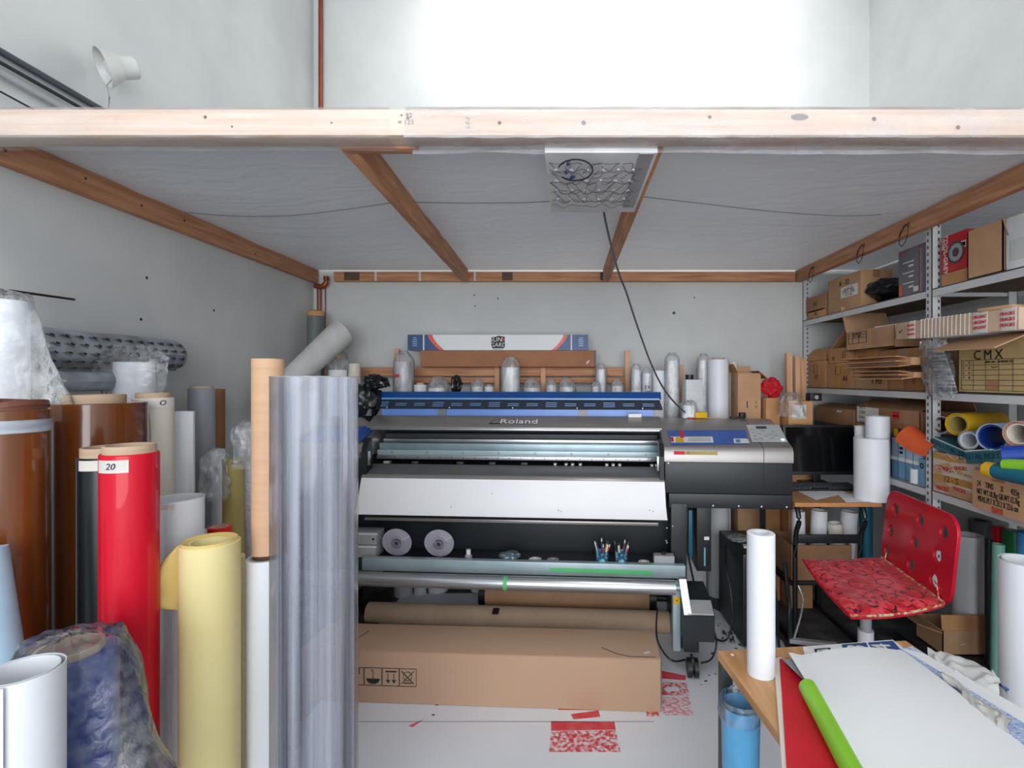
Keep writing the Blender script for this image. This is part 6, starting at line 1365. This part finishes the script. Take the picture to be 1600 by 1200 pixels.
# cushion
m = bpy.data.materials.new('floral_brocade'); m.use_nodes = True; nt = m.node_tree; pbs = nt.nodes['Principled BSDF']; pbs.inputs['Roughness'].default_value = .38; pbs.inputs['Sheen Weight'].default_value = .08
N = nt.nodes.new; Lk = nt.links.new; tc = N('ShaderNodeTexCoord'); vo = N('ShaderNodeTexVoronoi'); vo.inputs['Scale'].default_value = 17; Lk(tc.outputs['Object'], vo.inputs['Vector'])
wvn = N('ShaderNodeMath'); wvn.operation = 'MULTIPLY'; wvn.inputs[1].default_value = 15; Lk(vo.outputs['Distance'], wvn.inputs[0])
no = N('ShaderNodeTexNoise'); no.inputs['Scale'].default_value = 46; no.inputs['Detail'].default_value = 1; Lk(tc.outputs['Object'], no.inputs['Vector'])
vo2 = N('ShaderNodeTexVoronoi'); vo2.feature = 'DISTANCE_TO_EDGE'; vo2.inputs['Scale'].default_value = 105; Lk(tc.outputs['Object'], vo2.inputs['Vector'])
lt1 = N('ShaderNodeMath'); lt1.operation = 'LESS_THAN'; lt1.inputs[1].default_value = .2; Lk(vo2.outputs['Distance'], lt1.inputs[0])
sn = N('ShaderNodeMath'); sn.operation = 'SINE'; Lk(wvn.outputs[0], sn.inputs[0]); gt1 = N('ShaderNodeMath'); gt1.operation = 'GREATER_THAN'; gt1.inputs[1].default_value = .46
mu0 = N('ShaderNodeMath'); mu0.operation = 'MULTIPLY'; Lk(sn.outputs[0], mu0.inputs[0]); Lk(no.outputs['Fac'], mu0.inputs[1]); mu0b = N('ShaderNodeMath'); mu0b.operation = 'MULTIPLY'; mu0b.inputs[1].default_value = 1.25; Lk(mu0.outputs[0], mu0b.inputs[0]); Lk(mu0b.outputs[0], gt1.inputs[0])
mu = N('ShaderNodeMath'); mu.operation = 'MULTIPLY'; Lk(gt1.outputs[0], mu.inputs[0]); Lk(lt1.outputs[0], mu.inputs[1])
no2 = N('ShaderNodeTexNoise'); no2.inputs['Scale'].default_value = 30; no2.inputs['Detail'].default_value = 3; Lk(tc.outputs['Object'], no2.inputs['Vector']); cr2 = N('ShaderNodeValToRGB'); cr2.color_ramp.elements[0].color = lin((204,26,46)); cr2.color_ramp.elements[1].color = lin((226,74,84)); cr2.color_ramp.elements[0].position = .45; cr2.color_ramp.elements[1].position = .58; Lk(no2.outputs['Fac'], cr2.inputs[0])  # pink patches put the brocade's sheen into the base colour
mxd = N('ShaderNodeMix'); mxd.data_type = 'RGBA'; Lk(mu.outputs[0], mxd.inputs[0]); Lk(cr2.outputs[0], mxd.inputs[6]); mxd.inputs[7].default_value = lin((70,14,34))
Lk(mxd.outputs[2], pbs.inputs['Base Color'])
def cush(topside):
    def fn(u, v):
        u2, v2 = rounded(u, v, .08); p = seatpt(-.01+.99*u2, -.01+1.02*v2, .012); e = (1-(2*u-1)**8)*(1-(2*v-1)**8)
        w_ = .024*e*(1+.12*math.sin(u*19))*1.0 + .004*nz((u*4,v*4,0),1,3)*e
        p.z += (.004+w_) if topside else .0
        return p
    return fn
cs = thing('seat_cushion','red floral brocade cushion tied on the red chair seat','cushion',(1.15,1.98,zs))
b = B(); n1, n2 = 44, 44; ft, fb_ = cush(True), cush(False); bm = b.bm
gt = [[bm.verts.new(ft(i/n1,j/n2)) for j in range(n2+1)] for i in range(n1+1)]; gb_ = [[bm.verts.new(fb_(i/n1,j/n2)) for j in range(n2+1)] for i in range(n1+1)]
for i in range(n1):
    for j in range(n2): bm.faces.new((gt[i][j],gt[i+1][j],gt[i+1][j+1],gt[i][j+1])); bm.faces.new((gb_[i][j+1],gb_[i+1][j+1],gb_[i+1][j],gb_[i][j]))
rim = [(i,0) for i in range(n1)]+[(n1,j) for j in range(n2)]+[(i,n2) for i in range(n1,0,-1)]+[(0,j) for j in range(n2,0,-1)]
for k in range(len(rim)):
    a, c = rim[k], rim[(k+1)%len(rim)]; bm.faces.new((gt[a[0]][a[1]],gt[c[0]][c[1]],gb_[c[0]][c[1]],gb_[a[0]][a[1]]))
b.obj('cushion_body', m, cs)
edge = [ft(i/n1, 1)+Vector((0,-.002,0)) for i in range(0,n1+1,2)]; B().sweep(edge, .005, 6).obj('piping', mat('piping_mixed',(196,60,60),.5,rgb2=(214,190,150),nscale=60,lo=.45,hi=.55), cs)
edge = [ft(1, j/n2)+Vector((.002,0,.002)) for j in range(0,n2+1,2)]; B().sweep(edge, .004, 6).obj('piping', MATS['piping_mixed'], cs)
edge = [ft(0, j/n2)+Vector((-.002,0,0)) for j in range(0,n2+1,2)]; B().sweep(edge, .004, 6).obj('piping', M_RED, cs)
for px, py, s in ((1388,861,0),(1461,905,1)):
    a, c = invb(px, py); hp = L1+wv*(a-.015)+upv*c; e = ft(1, .08 if s == 0 else .93); B().sweep(smoothpath([e, (e+hp)/2+Vector((0,0,.012)), hp+Vector((-.004,0,-.004))]), .003, 6).obj('tie_string', MATS['piping_mixed'], cs)

GRP['roll'] = 'rolls standing at the right under the shelving'
# ================================================================ RIGHT FLOOR OBJECTS
def rr_(*a, **k): return roll(*a, **k)
rr_(1568,1640,876,1.55,M_WHITE,'white roll standing on the floor at the right frame edge, nearest the camera',open_=True)
t = thing('carton','low open brown carton holding a tall white roll, right of the red chair','carton',(1.52,2.0,0))
x0, x1 = P(1473,0,2.02).x, P(1549,0,2.02).x; yb0, yb1 = 2.02, 2.22; z1 = P(0,961,2.02).z; 
zlow = 0.0
yf = 2.25; zl0 = .085; x0, x1 = P(1473,0,yf).x, P(1549,0,yf).x; z1 = P(0,986,yf).z; d_ = .165
b = B()
b.bb(x0,x1,yf,yf+.004,zl0,z1).bb(x0,x1,yf+d_,yf+d_+.004,zl0,z1).bb(x0,x0+.004,yf,yf+d_,zl0,z1).bb(x1-.004,x1,yf,yf+d_,zl0,z1).bb(x0,x1,yf,yf+d_,zl0,zl0+.004); b.obj('carton_body', M_CARD, t)
B().box(((x0+x1)/2,yf-.002+.01,z1+.033),(x1-x0,.004,.066),Matrix.Rotation(-.12,4,'X')).obj('front_flap', M_CARD2, t)
B().box((x0-.055,yf+d_/2,z1+.01),(.12,d_,.004),Matrix.Rotation(.35,4,'Y')).obj('side_flap', M_CARD3, t)
B().box((x0+.09,yf-.001,zl0+.05),(.04,.002,.006),.2).obj('torn_tape', M_MASK, t)
tag(B().bb(XS+.03,1.98,2.02,2.50,0,.083,.003).obj('low_plinth', M_BLKM), 'dark low plinth on the floor under the shelving carrying the open carton', 'plinth')
X, Y, r = P(1512,0,2.33).x, 2.33, 20/F*2.33
t = thing('vinyl_roll','tall white roll standing in the low open carton behind the chair back','roll',(X,Y,zl0)); zt_ = H-(835-VY)/F*Y
B().pipe((X,Y,zl0+.006),(X,Y,zt_),r,r*.82,40).obj('roll_body',M_WHITE,t); B().pipe((X,Y,zl0+.01),(X,Y,zt_-.005),r*.7,r*.64,32).obj('inner_layer',M_PAPER,t)
rr_(1516,1546,813,2.42,mat('metallic_grey',(96,98,104),.3,metal=.4),'metallic dark grey roll behind the tall white roll on the right floor',z0=.084)
rr_(1552,1568,822,2.20,M_RED,'narrow red roll between the grey and the green rolls on the right floor', core=.018,coreh=.0,z0=.084)
rr_(1569,1592,828,2.12,M_DGREEN,'deep green roll beside the narrow red roll', core=.02,coreh=.0,z0=.084)
rr_(1593,1625,832,1.95,M_SKYB,'sky blue roll at the right frame edge beside the green roll')
tq = thing('vinyl_sheet_roll','pale mint roll leaning below the red and green rolls','roll',(1.45,2.1,0)); a = P(1556,1010,1.98); b2 = P(1560,850,1.98); a.z = .01
B().pipe(a,b2,.020,.017,28).obj('roll_body', mat('mint_vinyl',(120,176,160),.5), tq)
tag(B().cyl((P(1545,0,2.18).x,2.18,.084),(P(1545,0,2.18).x,2.18,.62),.014,seg=20).obj('black_roll',M_BLACKR),'slim black roll right of the tall white roll on the right floor','roll')
tag(B().prism([PZ(x,y,.002) for x, y in [(1440,1008),(1560,1020),(1550,1030),(1452,1014)]],(0,0,.001)).obj('floor_paper_scrap', M_PAPER),'white paper scrap under the low open carton','paper')

# frame cart with castors under the desk, seen left of the chair base
cf = thing('footrest_frame','grey metal footed frame with castors under the desk front','frame',(1.15,2.45,0))
fz = .075; fy = (H-fz)*F/(1000-VY)
B().bar((P(1233,0,fy).x,fy,fz),(P(1300,0,fy+.0).x,fy-.05,fz),.03,.02,.003).obj('foot_bar', M_GRYP, cf)
B().sweep(smoothpath([Vector((P(1234,0,fy).x,fy,fz)),Vector((P(1236,0,fy).x,fy+.02,.22)),Vector((P(1232,0,fy).x,fy+.04,.42))]), .010, 8).obj('upright', M_BLK, cf)
B().sweep(smoothpath([Vector((P(1240,0,fy).x,fy,fz)),Vector((P(1256,0,fy).x,fy+.01,.24)),Vector((P(1252,0,fy).x,fy+.03,.32))]), .006, 8).obj('curved_stay', M_ALU, cf)
for px in (1231,1298): B().cyl((P(px,0,fy).x-.012,fy-.02,.03),(P(px,0,fy).x+.012,fy-.02,.03),.028,seg=18).obj('castor', M_BLK, cf)
tag(B().sweep(smoothpath([Vector((1.0,2.50,.30)),Vector((.97,2.42,.36)),Vector((.98,2.40,.22)),Vector((1.0,2.42,.02)),Vector((1.06,2.40,.01))]), .006, 8).obj('black_cable', M_BLK), 'black cable hanging behind the standing white tube on the table', 'cable')
